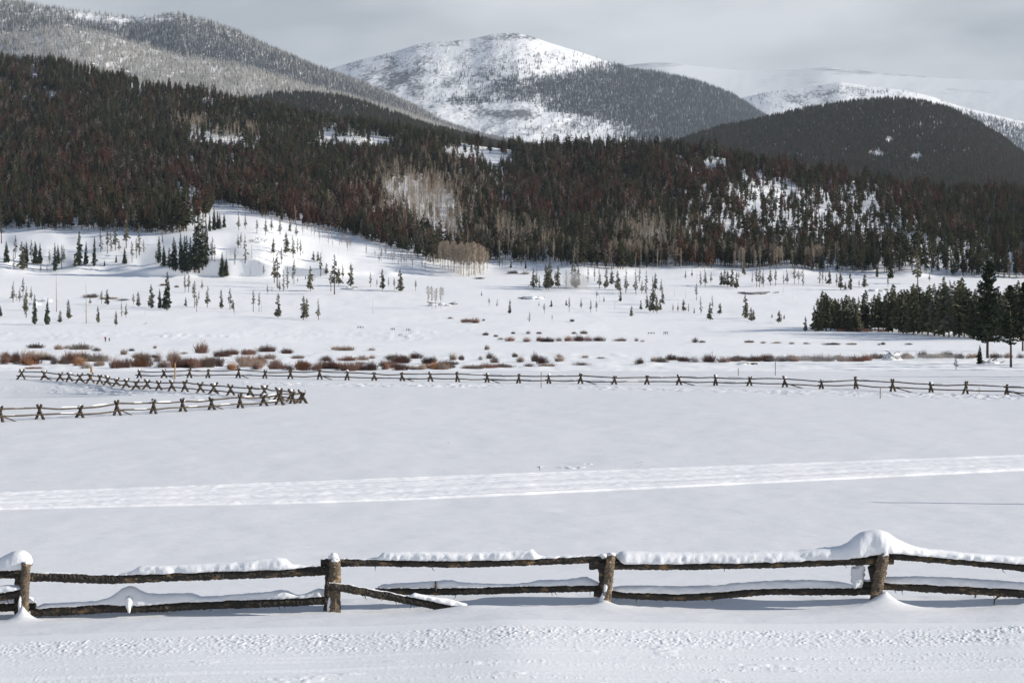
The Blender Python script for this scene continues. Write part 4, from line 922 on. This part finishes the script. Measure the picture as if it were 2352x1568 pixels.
# posts: a front leg and a back leg crossing
def post(x1, y1, x0, y0, wpx, back, seed, m='post'):
    rp = wpx / 2 * 22.9 / F
    part('post', log_mesh('post', [P(x1, y1, 22.93), P((x1 + x0) / 2 + 0.6, (y1 + y0) / 2, 22.91), P(x0, y0, 22.88)], [rp * 0.95, rp * 1.0, rp * 1.08], M[m], seed, n=18, seg=0.013, jit=0.13, stubs=9))
    if back:
        bx1, by1, bx0, by0, bw = back; rb = bw / 2 * 23.1 / F
        part('post', log_mesh('post', [P(bx1, by1, 23.06), P((bx1 + bx0) / 2, (by1 + by0) / 2, 23.12), P(bx0, by0, 23.2)], [rb, rb, rb], M['rail'], seed + 50, n=12, seg=0.02, stubs=3))
post(60, 1291, 52, 1440, 20, (42, 1303, 40, 1425, 16), 21)
post(770, 1283, 768, 1425, 26, (756, 1300, 752, 1415, 18), 22)
post(1404, 1271, 1388, 1410, 21, (1380, 1275, 1388, 1402, 16), 23)
post(2030, 1270, 2004, 1410, 26, (2002, 1300, 2026, 1395, 20), 24)
post(2660, 1310, 2650, 1440, 24, (2640, 1320, 2645, 1430, 18), 25)
post(-640, 1300, -644, 1460, 24, (-655, 1310, -650, 1450, 18), 26)
# snow on the top rails
def cap(pts, D, seed, wid=(0.045, 0.075), **kw):
    pts = [(x, t - 1, b - 4) for x, t, b in pts]
    return part('snow_cap', snow_loaf('snow_cap', pts, M['cap'], seed, D, wid=wid, **kw))
cap([(-640, 1318, 1324), (-400, 1300, 1320), (-150, 1302, 1316), (-60, 1306, 1314), (-10, 1288, 1310), (15, 1273, 1309), (38, 1264, 1308), (55, 1264, 1307), (68, 1272, 1304), (75, 1285, 1297), (77, 1292, 1296)], DF + 0.06, 31, wid=(0.05, 0.16))
cap([(80, 1315, 1319), (130, 1315, 1320), (220, 1320, 1323), (280, 1317, 1323), (303, 1312, 1322), (322, 1299, 1321), (400, 1298, 1318), (500, 1293, 1314), (560, 1289, 1312), (600, 1284, 1311), (640, 1282, 1310), (655, 1284, 1309), (668, 1295, 1308), (690, 1298, 1306), (720, 1299, 1303)], DF, 32)
cap([(790, 1283, 1287), (850, 1283, 1288), (868, 1280, 1288), (880, 1269, 1288), (950, 1267, 1289), (1050, 1269, 1289), (1150, 1266, 1288), (1200, 1264, 1287), (1224, 1261, 1286), (1232, 1273, 1285), (1250, 1277, 1284), (1310, 1275, 1282), (1382, 1273, 1279)], DF + 0.05, 33)
cap([(1414, 1276, 1280), (1424, 1268, 1290), (1434, 1266, 1295), (1550, 1268, 1295), (1700, 1268, 1293), (1830, 1265, 1289), (1890, 1258, 1286), (1930, 1254, 1284), (1950, 1245, 1282), (1965, 1231, 1280), (1982, 1221, 1278), (2005, 1217, 1274), (2024, 1217, 1271), (2040, 1223, 1270), (2060, 1238, 1271), (2090, 1252, 1274), (2130, 1261, 1279), (2200, 1268, 1286), (2352, 1279, 1297), (2660, 1300, 1318)], DF + 0.04, 34, wid=(0.055, 0.17))
# snow on the lower rails
cap([(-640, 1382, 1391), (-200, 1376, 1388), (0, 1380, 1387), (40, 1372, 1386), (70, 1370, 1386), (81, 1378, 1386)], DB + 0.05, 41)
cap([(-330, 1412, 1424), (-150, 1378, 1398), (-40, 1350, 1374), (20, 1343, 1360), (45, 1347, 1356), (52, 1352, 1356)], DB - 0.2, 42, wid=(0.06, 0.10))
cap([(82, 1394, 1400), (100, 1387, 1398), (150, 1384, 1395), (220, 1381, 1391), (255, 1370, 1390), (280, 1351, 1391), (297, 1345, 1392), (312, 1348, 1392), (330, 1360, 1391), (360, 1364, 1389), (440, 1362, 1384), (462, 1370, 1383), (520, 1367, 1381), (580, 1362, 1379), (640, 1356, 1377), (660, 1356, 1376), (680, 1366, 1375), (700, 1364, 1374), (730, 1352, 1372), (745, 1352, 1371)], DB, 43)
cap([(868, 1347, 1352), (884, 1341, 1352), (950, 1338, 1352), (1000, 1334, 1352), (1040, 1332, 1351), (1056, 1337, 1351), (1100, 1339, 1350), (1150, 1342, 1348), (1215, 1339, 1348), (1235, 1333, 1348), (1300, 1331, 1347), (1345, 1325, 1346), (1362, 1331, 1345), (1378, 1338, 1344)], DB + 0.04, 44)
cap([(1408, 1349, 1358), (1424, 1345, 1361), (1500, 1345, 1364), (1560, 1346, 1365), (1640, 1345, 1362), (1700, 1338, 1357), (1780, 1333, 1352), (1860, 1331, 1352), (1930, 1336, 1352), (1972, 1346, 1352)], DB, 45)
cap([(1980, 1332, 1337), (2000, 1331, 1337), (2040, 1325, 1340), (2120, 1324, 1344), (2200, 1327, 1348), (2280, 1333, 1352), (2310, 1335, 1353), (2352, 1338, 1356), (2660, 1352, 1368)], DB + 0.02, 46)
cap([(756, 1338, 1341), (800, 1344, 1346), (900, 1363, 1365), (935, 1369, 1372), (952, 1362, 1374), (980, 1368, 1380), (1040, 1378, 1393), (1075, 1388, 1399)], DF - 0.17, 47, wid=(0.035, 0.06))
for (x, y, D_, rx, ry, rz, sd) in ((60, 1292, 22.93, .05, .05, .022, 1), (766, 1280, 23.05, .06, .06, .055, 2), (771, 1286, 22.92, .058, .058, .026, 3), (1404, 1273, 22.92, .05, .05, .026, 4), (1385, 1277, 23.05, .05, .05, .03, 5), (2030, 1272, 22.92, .058, .055, .024, 6),
                                   (297, 1384, 23.09, .05, .06, .10, 7), (1391, 1352, 22.87, .022, .02, .075, 9), (1385, 1378, 22.87, .04, .03, .08, 10), (2014, 1348, 22.88, .025, .02, .09, 11), (2016, 1374, 22.87, .036, .025, .10, 12), (757, 1392, 22.87, .03, .025, .09, 13), (46, 1390, 22.87, .022, .03, .11, 14), (874, 1363, 22.9, .02, .02, .02, 15)):
    part('snow_cap', blob('snow_cap', x, y, D_, rx, ry, rz, M['cap'], sd, 0.3))

part('snow_cap', blob('snow_cap', 1970, 1320, 23.1, .062, .05, .125, M['cap'], 8, 0.55, 22, 16, 0.55))

# ------------------------------------------------------------------ buck fences in the meadow
def buck_fence(name, stations, label, seed, spread=0.40, hgt=1.05, first_low=True, axis=None):
    """stations: picture (x, y of the snow at the buck's foot)"""
    rg = random.Random(seed); pts = [ground(x, y) for x, y in stations]
    root = empty(name, pts[0]); tag(root, label, 'fence'); b0 = pts[0]
    def prt(nm, me): link(nm, me, root, (-b0.x, -b0.y, -b0.z))
    tops, lows = [], []
    for i, p in enumerate(pts):
        d = (pts[min(i + 1, len(pts) - 1)] - pts[max(i - 1, 0)]); d.z = 0; d.normalize()
        s = Vector((-d.y, d.x, 0))
        # bucks stand square to the fence but never quite; a small twist shows their X from the front
        aw = rg.uniform(0.55, 0.85); c1 = Vector((math.cos(aw), math.sin(aw), 0)); c2 = Vector((math.cos(aw), -math.sin(aw), 0)); s = c1 if abs(c1.dot(d)) < abs(c2.dot(d)) else c2
        H = hgt * rg.uniform(0.82, 1.06); sp_ = spread * rg.uniform(0.75, 1.2); ln_ = d * rg.uniform(-0.16, 0.16)
        for sg in (-1, 1):
            a_ = p + s * sg * sp_ + Vector((0, 0, -0.12)); t_ = p - s * sg * sp_ * 0.62 + Vector((0, 0, H * rg.uniform(0.92, 1.12) + 0.06)) + d * sg * 0.06 + ln_
            prt('leg', log_mesh('leg', [a_, (a_ + t_) / 2, t_], [0.115, 0.11, 0.10], M['old_log'], seed * 100 + i * 2 + (sg > 0), n=7, seg=0.2, jit=0.06))
        tops.append(p + Vector((0, 0, H * 0.86))); lows.append(p - s * (sp_ * 0.32) * (1 if s.y > 0 else -1) + Vector((0, 0, H * 0.36)))
        if rg.random() < 0.65:
            c = p + Vector((0, 0, H * 0.86 + 0.14)); k_ = rg.uniform(0.6, 1.25)
            x_, y_ = CX + c.x * F / c.y, HY - c.z * F / c.y
            prt('snow_cap', blob('snow_cap', x_, y_, c.y, 0.15 * k_, 0.15 * k_, 0.13 * k_, M['cap'], i + seed, 0.3, 10, 7))
    for i in range(len(pts) - 1):
        for hh, arr in ((0, tops), (1, lows)):
            a_, b_ = arr[i], arr[i + 1]; d = (b_ - a_).normalized()
            a_ = a_ - d * rg.uniform(0.12, 0.4); b_ = b_ + d * rg.uniform(0.05, 0.3)
            md = (a_ + b_) / 2 + Vector((0, 0, rg.uniform(-0.12, 0.05)))
            off = Vector((0, 0, rg.uniform(-0.07, 0.07)))
            prt('rail', log_mesh('rail', [a_ + off, md, b_ + off * 0.3], [0.07, 0.064, 0.055], M['old_log'], seed * 200 + i * 2 + hh, n=7, seg=0.3, jit=0.06))
            if rg.random() < 0.55:
                u0 = rg.uniform(0.05, 0.5); u1 = min(0.97, u0 + rg.uniform(0.2, 0.5)); q0 = a_.lerp(b_, u0); q1 = a_.lerp(b_, u1)
                V, Fc = tube_np([q0 + Vector((0, 0, .055)), q0.lerp(q1, 0.2) + Vector((0, 0, .07)), q0.lerp(q1, 0.8) + Vector((0, 0, .065)), q1 + Vector((0, 0, .055))], [0.02, 0.05, 0.05, 0.02], 7)
                prt('snow_cap', mesh_from('snow_cap', V, Fc, [M['cap']]))
        if i % 3 == 1:
            a_ = lows[i] + Vector((0, 0, 0.08)); b_ = pts[i].lerp(pts[i + 1], rg.uniform(0.45, 0.62)) + Vector((0, -0.25, -0.08))
            prt('brace', log_mesh('brace', [a_, (a_ + b_) / 2, b_], [0.055, 0.05, 0.05], M['old_log'], seed * 300 + i, n=7, seg=0.3, jit=0.06))
    return root
FAR = [(320, 868), (377, 868), (408, 868), (435, 868), (477, 868), (547, 868), (608, 869), (667, 870), (735, 871), (797, 873), (860, 874), (925, 875), (989, 876), (1052, 877), (1119, 878), (1191, 880), (1261, 881), (1333, 881), (1410, 883), (1486, 883), (1560, 884), (1644, 885), (1721, 886), (1803, 889), (1886, 893), (1967, 893), (2051, 899), (2139, 901), (2217, 905), (2312, 906), (2400, 910), (2490, 914), (2580, 918)]
buck_fence('buck_fence', [f for i, f in enumerate(FAR) if i not in (2,)], 'long dark buck and rail fence crossing the meadow near the willows', 3, spread=0.36)
ZIG_BACK = [(48, 871), (103, 872), (138, 875), (160, 876), (184, 878), (208, 880), (229, 882), (246, 884), (268, 887), (290, 891), (313, 894), (337, 894), (365, 897), (395, 898), (425, 900), (461, 903), (491, 905), (530, 908), (575, 912), (607, 914), (640, 918), (668, 922), (692, 925)]
ZIG_FRONT = [(-90, 975), (0, 969), (92, 963), (183, 959), (270, 954), (352, 950), (421, 945), (487, 941), (552, 937), (606, 932), (642, 930), (672, 927), (697, 926)]
buck_fence('buck_fence', ZIG_BACK, 'back run of the zigzag buck fence with close set X frames', 5, spread=0.55)
buck_fence('buck_fence', ZIG_FRONT, 'front run of the zigzag buck fence with snow on its rails', 6, spread=0.45)

# ------------------------------------------------------------------ posts and marker poles
def pole(name, x, y, hpx, wpx, m, label, cat='pole', lean=0.0):
    g = ground(x, y); S = F / g.y
    o = link(name, log_mesh(name, [Vector((0, 0, -0.2)), Vector((lean * hpx / S / 2, 0, hpx / S / 2)), Vector((lean * hpx / S, 0, hpx / S))], [wpx / S / 2] * 3, M[m], int(x), n=8, seg=0.15, jit=0.04), None, g)
    tag(o, label, cat)
pole('wooden_post', 210, 871, 29, 5, 'yellow_post', 'thick yellowish wooden post standing behind the zigzag fence corner', 'post')
pole('wooden_post', 402, 871, 38, 3, 'yellow_post', 'tall thin yellow post in the long far fence', 'post')
pole('marker_pole', 1243, 891, 37, 1.8, 'marker', 'slim pale marker pole standing before the middle of the long fence')
pole('marker_pole', 1696, 863, 17, 1.8, 'marker', 'short grey marker pole behind the long fence, right of centre')
pole('marker_pole', 1781, 862, 31, 1.8, 'marker', 'tall grey marker pole behind the long fence, right of centre')
pole('marker_pole', 2022, 915, 27, 2, 'marker', 'grey marker pole standing in front of the long fence at the right')
pole('marker_pole', 2249, 904, 15, 1.3, 'marker', 'very short thin marker pole between the rightmost fence frames')
pole('utility_pole', 2860, 1162, 290, 15, 'marker', 'pole beyond the right edge whose thin shadow lies across the meadow')
# tiny rail fences far across the valley
def tiny_fence(x, y, n, gap, hpx, label):
    g0 = ground(x, y); root = empty('post_fence', g0); tag(root, label, 'fence', 'small fences across the valley')
    prev = None
    for i in range(n):
        g = ground(x + i * gap, y); q = g - g0; H = hpx * g.y / F
        link('post', mesh_from('post', *tube_np([q + Vector((0, 0, -.3)), q + Vector((0, 0, H))], [0.12, 0.1], 6), [M['deadwood']]), root)
        if prev is not None: link('rail', mesh_from('rail', *tube_np([prev + Vector((0, 0, H * .7)), q + Vector((0, 0, H * .72))], [0.09, 0.08], 6), [M['deadwood']]), root)
        prev = q
tiny_fence(822, 754, 3, 6, 5, 'tiny dark rail fence on the snow, leftmost of the far valley fences')
tiny_fence(898, 758, 3, 4, 5, 'tiny dark rail fence on the snow, second of the far valley fences')
tiny_fence(934, 760, 3, 4, 5, 'tiny dark rail fence on the snow, third of the far valley fences')
tiny_fence(1489, 767, 3, 7, 4, 'tiny dark rail fence on the snow below the right trees')
tiny_fence(1525, 768, 3, 4, 7, 'tiny dark gate like fence right of the other valley fences')

# ------------------------------------------------------------------ fallen wood and snowy heaps
def heap(name, x, y, wpx, hpx, nlog, label, cat, seed, snow=1.0, tall=1.0):
    rg = random.Random(seed); g = ground(x, y); S = F / g.y; W = wpx / S; H = hpx / S
    root = empty(name, g); tag(root, label, cat)
    for i in range(nlog):
        a_ = Vector((rg.uniform(-.5, .5) * W, rg.uniform(-.25, .1) * W - (0.16 * W if nlog > 12 else 0), rg.uniform(0, 0.35) * H)); an = rg.uniform(-0.9, 0.9) + (math.pi if rg.random() < .5 else 0)
        a_.z = (0.75 - 1.2 * abs(a_.x) / W) * H * rg.uniform(0.3, 1.0) if nlog > 12 else a_.z
        L_ = W * (rg.uniform(0.12, 0.3) if nlog > 12 else rg.uniform(0.25, 0.6)); b_ = a_ + Vector((math.cos(an) * L_, rg.uniform(-.3, .1) * L_, H * rg.uniform(0.2, 0.9) * tall))
        r = max(0.06, (0.018 if nlog > 12 else 0.035) * W * rg.uniform(.6, 1.2))
        link('log', log_mesh('log', [a_, (a_ + b_) / 2 + Vector((0, 0, 0.05 * H)), b_], [r, r * .8, r * .4], M['deadwood'], seed * 40 + i, n=6, seg=max(0.3, L_ / 8), jit=.1), root)
    if snow and nlog > 12:
        link('snow_mound', blob('snow_mound', CX, HY, 1, 1, 1, 1, M['cap'], seed + 9, .35, 20, 12), root, (0.06 * W, 0.05 * W, -0.05 * H), 0, (W * .40, W * .26, H * .62 * snow))
    if snow and nlog <= 12:
        for i in range(5):
            bx = rg.uniform(-.35, .35) * W
            link('snow_mound', blob('snow_mound', CX, HY, 1, 1, 1, 1, M['cap'], seed + i, .3, 12, 8), root, (bx, -1 * W * .22 + rg.uniform(-.1, .25) * W, H * 0.12 * snow), 0, (W * rg.uniform(.16, .28), W * .2, H * snow * rg.uniform(.4, .85) * (1 - abs(bx) / W)))
    return root
heap('fallen_tree', 592, 558, 30, 15, 16, 'dark tangle of fallen dead branches on the snow spur', 'fallen tree', 1, 0.5, 0.6)
heap('brush_pile', 2045, 827, 52, 24, 16, 'snow covered brush pile poking up among the right willows', 'brush pile', 2, 1.15, 0.35)
heap('fallen_log', 2276, 835, 42, 14, 6, 'dark fallen logs on the snow under the tallest pine', 'fallen log', 3, 0.55, 1.0)
heap('brush_pile', 1010, 701, 50, 9, 6, 'grey rocky brush heap under the small aspens on the snowfield', 'brush pile', 4, 0.7)
heap('fallen_log', 802, 663, 34, 7, 5, 'dark logs lying on the snow left of the two dense pines', 'fallen log', 5, 0.6, 0.4)
heap('fallen_log', 1735, 674, 50, 5, 8, 'long dark row of fallen logs on the right snowfield', 'fallen log', 6, 0.3, 0.4)
heap('fallen_log', 1783, 672, 20, 4, 4, 'short dark fallen logs right of the long log row', 'fallen log', 7, 0.3, 0.4)
heap('brush_pile', 2014, 668, 34, 7, 6, 'snowy slash pile below the right forest edge', 'brush pile', 8, 0.8, 0.6)
heap('brush_pile', 1720, 836, 50, 8, 5, 'low snowy brush heap in front of the right willow row', 'brush pile', 9, 0.8, 0.5)
heap('fallen_log', 1225, 685, 50, 6, 4, 'snow covered log heap on the middle snowfield', 'fallen log', 10, 1.0, 0.3)
heap('fallen_log', 333, 745, 10, 5, 3, 'small dark stump and log on the left snowfield', 'fallen log', 11, 0.3, 0.8)
heap('fallen_log', 80, 700, 30, 8, 4, 'snowy deadwood among the far left trees', 'fallen log', 12, 0.9, 0.4)
heap('brush_pile', 108, 692, 26, 8, 3, 'snow mound with brush right of the far left deadwood', 'brush pile', 13, 1.0, 0.4)

# ------------------------------------------------------------------ two skiers
def skier(x, y, hpx, jm, label, child):
    g = ground(x, y); H = hpx * g.y / F
    root = empty('person', g); root['label'] = label; root['category'] = 'person'; root['group'] = 'two skiers on the valley floor'
    def body(name, verts, edges, rad, m):
        me = bpy.data.meshes.new(name); me.from_pydata([(v[0] * H, v[1] * H, v[2] * H) for v in verts], edges, []); me.materials.append(m)
        o = link(name, me, root); md = o.modifiers.new('skin', 'SKIN'); md.use_smooth_shade = True
        for i, r in enumerate(rad): me.skin_vertices[0].data[i].radius = (r * H, r * H)
        me.skin_vertices[0].data[0].use_root = True
        o.modifiers.new('sub', 'SUBSURF').levels = 1; o.modifiers['sub'].render_levels = 2
        return o
    V = [(0, 0, .52), (0, 0, .62), (0, -.01, .74), (0, -.01, .82), (0, -.01, .87), (0, -.015, .93), (0, -.015, .985),
         (.11, 0, .80), (.19, -.03, .68), (.22, -.13, .60), (.225, -.16, .57), (-.11, 0, .80), (-.19, -.03, .68), (-.22, -.13, .60), (-.225, -.16, .57),
         (.055, 0, .49), (.06, -.06, .28), (.06, 0, .05), (.06, -.07, .025), (-.055, 0, .49), (-.06, .02, .28), (-.06, .07, .05), (-.06, .0, .025)]
    E = [(0, 1), (1, 2), (2, 3), (3, 4), (4, 5), (5, 6), (3, 7), (7, 8), (8, 9), (9, 10), (3, 11), (11, 12), (12, 13), (13, 14), (0, 15), (15, 16), (16, 17), (17, 18), (0, 19), (19, 20), (20, 21), (21, 22)]
    Rr = [.085, .08, .095, .07, .035, .062, .045, .055, .042, .032, .03, .055, .042, .032, .03, .07, .05, .033, .03, .07, .05, .033, .03]
    body('body', V, E, Rr, M['cloth_dark'])
    Vj = V[0:4] + [V[7], V[8], V[9], V[11], V[12], V[13]]
    body('jacket', Vj, [(0, 1), (1, 2), (2, 3), (3, 4), (4, 5), (5, 6), (3, 7), (7, 8), (8, 9)], [.10, .095, .11, .085, .068, .055, .044, .068, .055, .044], jm)
    link('hat', mesh_from('hat', *tube_np([(0, -.015 * H, .955 * H), (0, -.015 * H, .985 * H), (0, -.01 * H, 1.01 * H)], [.068 * H, .06 * H, .02 * H], 10), [jm]), root)
    link('face', mesh_from('face', *tube_np([(0, -.07 * H, .90 * H), (0, -.078 * H, .93 * H), (0, -.07 * H, .955 * H)], [.03 * H, .04 * H, .03 * H], 8), [M['skin']]), root)
    for sx_ in (-1, 1):
        oy = 0.0 if sx_ > 0 else .07
        me = mesh_from('ski', [(sx_ * .06 * H + dx * H, (yy + oy) * H, zz * H) for yy, zz in ((-.52, .05), (-.42, .006), (.5, .006)) for dx in (-.018, .018)] + [(sx_ * .06 * H + dx * H, (yy + oy) * H, (zz + .012) * H) for yy, zz in ((-.52, .05), (-.42, .006), (.5, .006)) for dx in (-.018, .018)],
                       [(0, 1, 3, 2), (2, 3, 5, 4), (6, 8, 9, 7), (8, 10, 11, 9), (0, 2, 8, 6), (2, 4, 10, 8), (1, 7, 9, 3), (3, 9, 11, 5), (0, 6, 7, 1), (4, 5, 11, 10)], [M['ski']])
        o = link('ski', me, None, g); tag(o, 'narrow ski under the %s foot of the %s' % ('right' if sx_ < 0 else 'left', child), 'ski', 'skis of the two skiers')
        me = mesh_from('ski_pole', *tube_np([(sx_ * .225 * H, -.16 * H, .60 * H), (sx_ * .25 * H, .05 * H, 0)], [.010 * H, .008 * H], 5), [M['ski']])
        o = link('ski_pole', me, None, g); tag(o, 'thin ski pole in the %s hand of the %s' % ('right' if sx_ < 0 else 'left', child), 'ski pole', 'ski poles of the two skiers')
skier(242, 785, 12.5, M['jacket_red'], 'skier in red jacket and dark trousers striding over the valley snow', 'skier in red')
skier(251, 784, 8.5, M['jacket_dark'], 'smaller skier in dark clothes beside the skier in red', 'smaller dark skier')

# ------------------------------------------------------------------ haze filling the valley
def haze_box():
    x0, x1, y0, y1, z0, z1 = -17000, 17000, -14000, 20000, -16, 1900
    V = [(x, y, z) for z in (z0, z1) for y in (y0, y1) for x in (x0, x1)]
    Fc = [(0, 2, 3, 1), (4, 5, 7, 6), (0, 1, 5, 4), (2, 6, 7, 3), (0, 4, 6, 2), (1, 3, 7, 5)]
    m = bpy.data.materials.new('haze'); m.use_nodes = True; t = m.node_tree; t.nodes.clear()
    o_ = N(t, 'ShaderNodeOutputMaterial'); v = N(t, 'ShaderNodeVolumePrincipled')
    v.inputs['Color'].default_value = (0.72, 0.86, 1.0, 1); v.inputs['Density'].default_value = 2.5e-5; v.inputs['Anisotropy'].default_value = 0.0
    t.links.new(v.outputs[0], o_.inputs['Volume'])
    o = link('haze', mesh_from('haze', V, Fc, [m], smooth=False)); tag(o, 'thin pale winter haze lying over the valley and mountains', 'haze', kind='stuff')
haze_box()

# ------------------------------------------------------------------ snow blown off the drifts, thin low veils
bm_ = bpy.data.materials.new('blowing_snow'); bm_.use_nodes = True; t_ = bm_.node_tree; t_.nodes.clear()
o_ = N(t_, 'ShaderNodeOutputMaterial'); v_ = N(t_, 'ShaderNodeVolumePrincipled'); v_.inputs['Color'].default_value = (0.95, 0.96, 0.98, 1); v_.inputs['Density'].default_value = 0.030
t_.links.new(v_.outputs[0], o_.inputs['Volume'])
for i, (x, y, wpx, hpx, dep, lab) in enumerate(((1915, 748, 45, 22, 9, 'low veil of blown snow at the left foot of the pine clump'), (1850, 824, 95, 13, 9, 'low veil of blown snow over the right willow row'),
                                                (2120, 822, 75, 12, 8, 'low veil of blown snow right of the snowy brush pile'), (1320, 652, 32, 20, 16, 'low veil of blown snow among the middle trees'))):
    g = ground(x, y + 4); S = F / g.y
    o = link('blowing_snow', blob('blowing_snow', CX, HY, 1, 1, 1, 1, bm_, 900 + i, 0.5, 24, 14), None, (g.x, g.y - dep, g.z + hpx / S * 0.45), 0, (wpx / S, dep, hpx / S))
    tag(o, lab, 'blowing snow', kind='stuff')
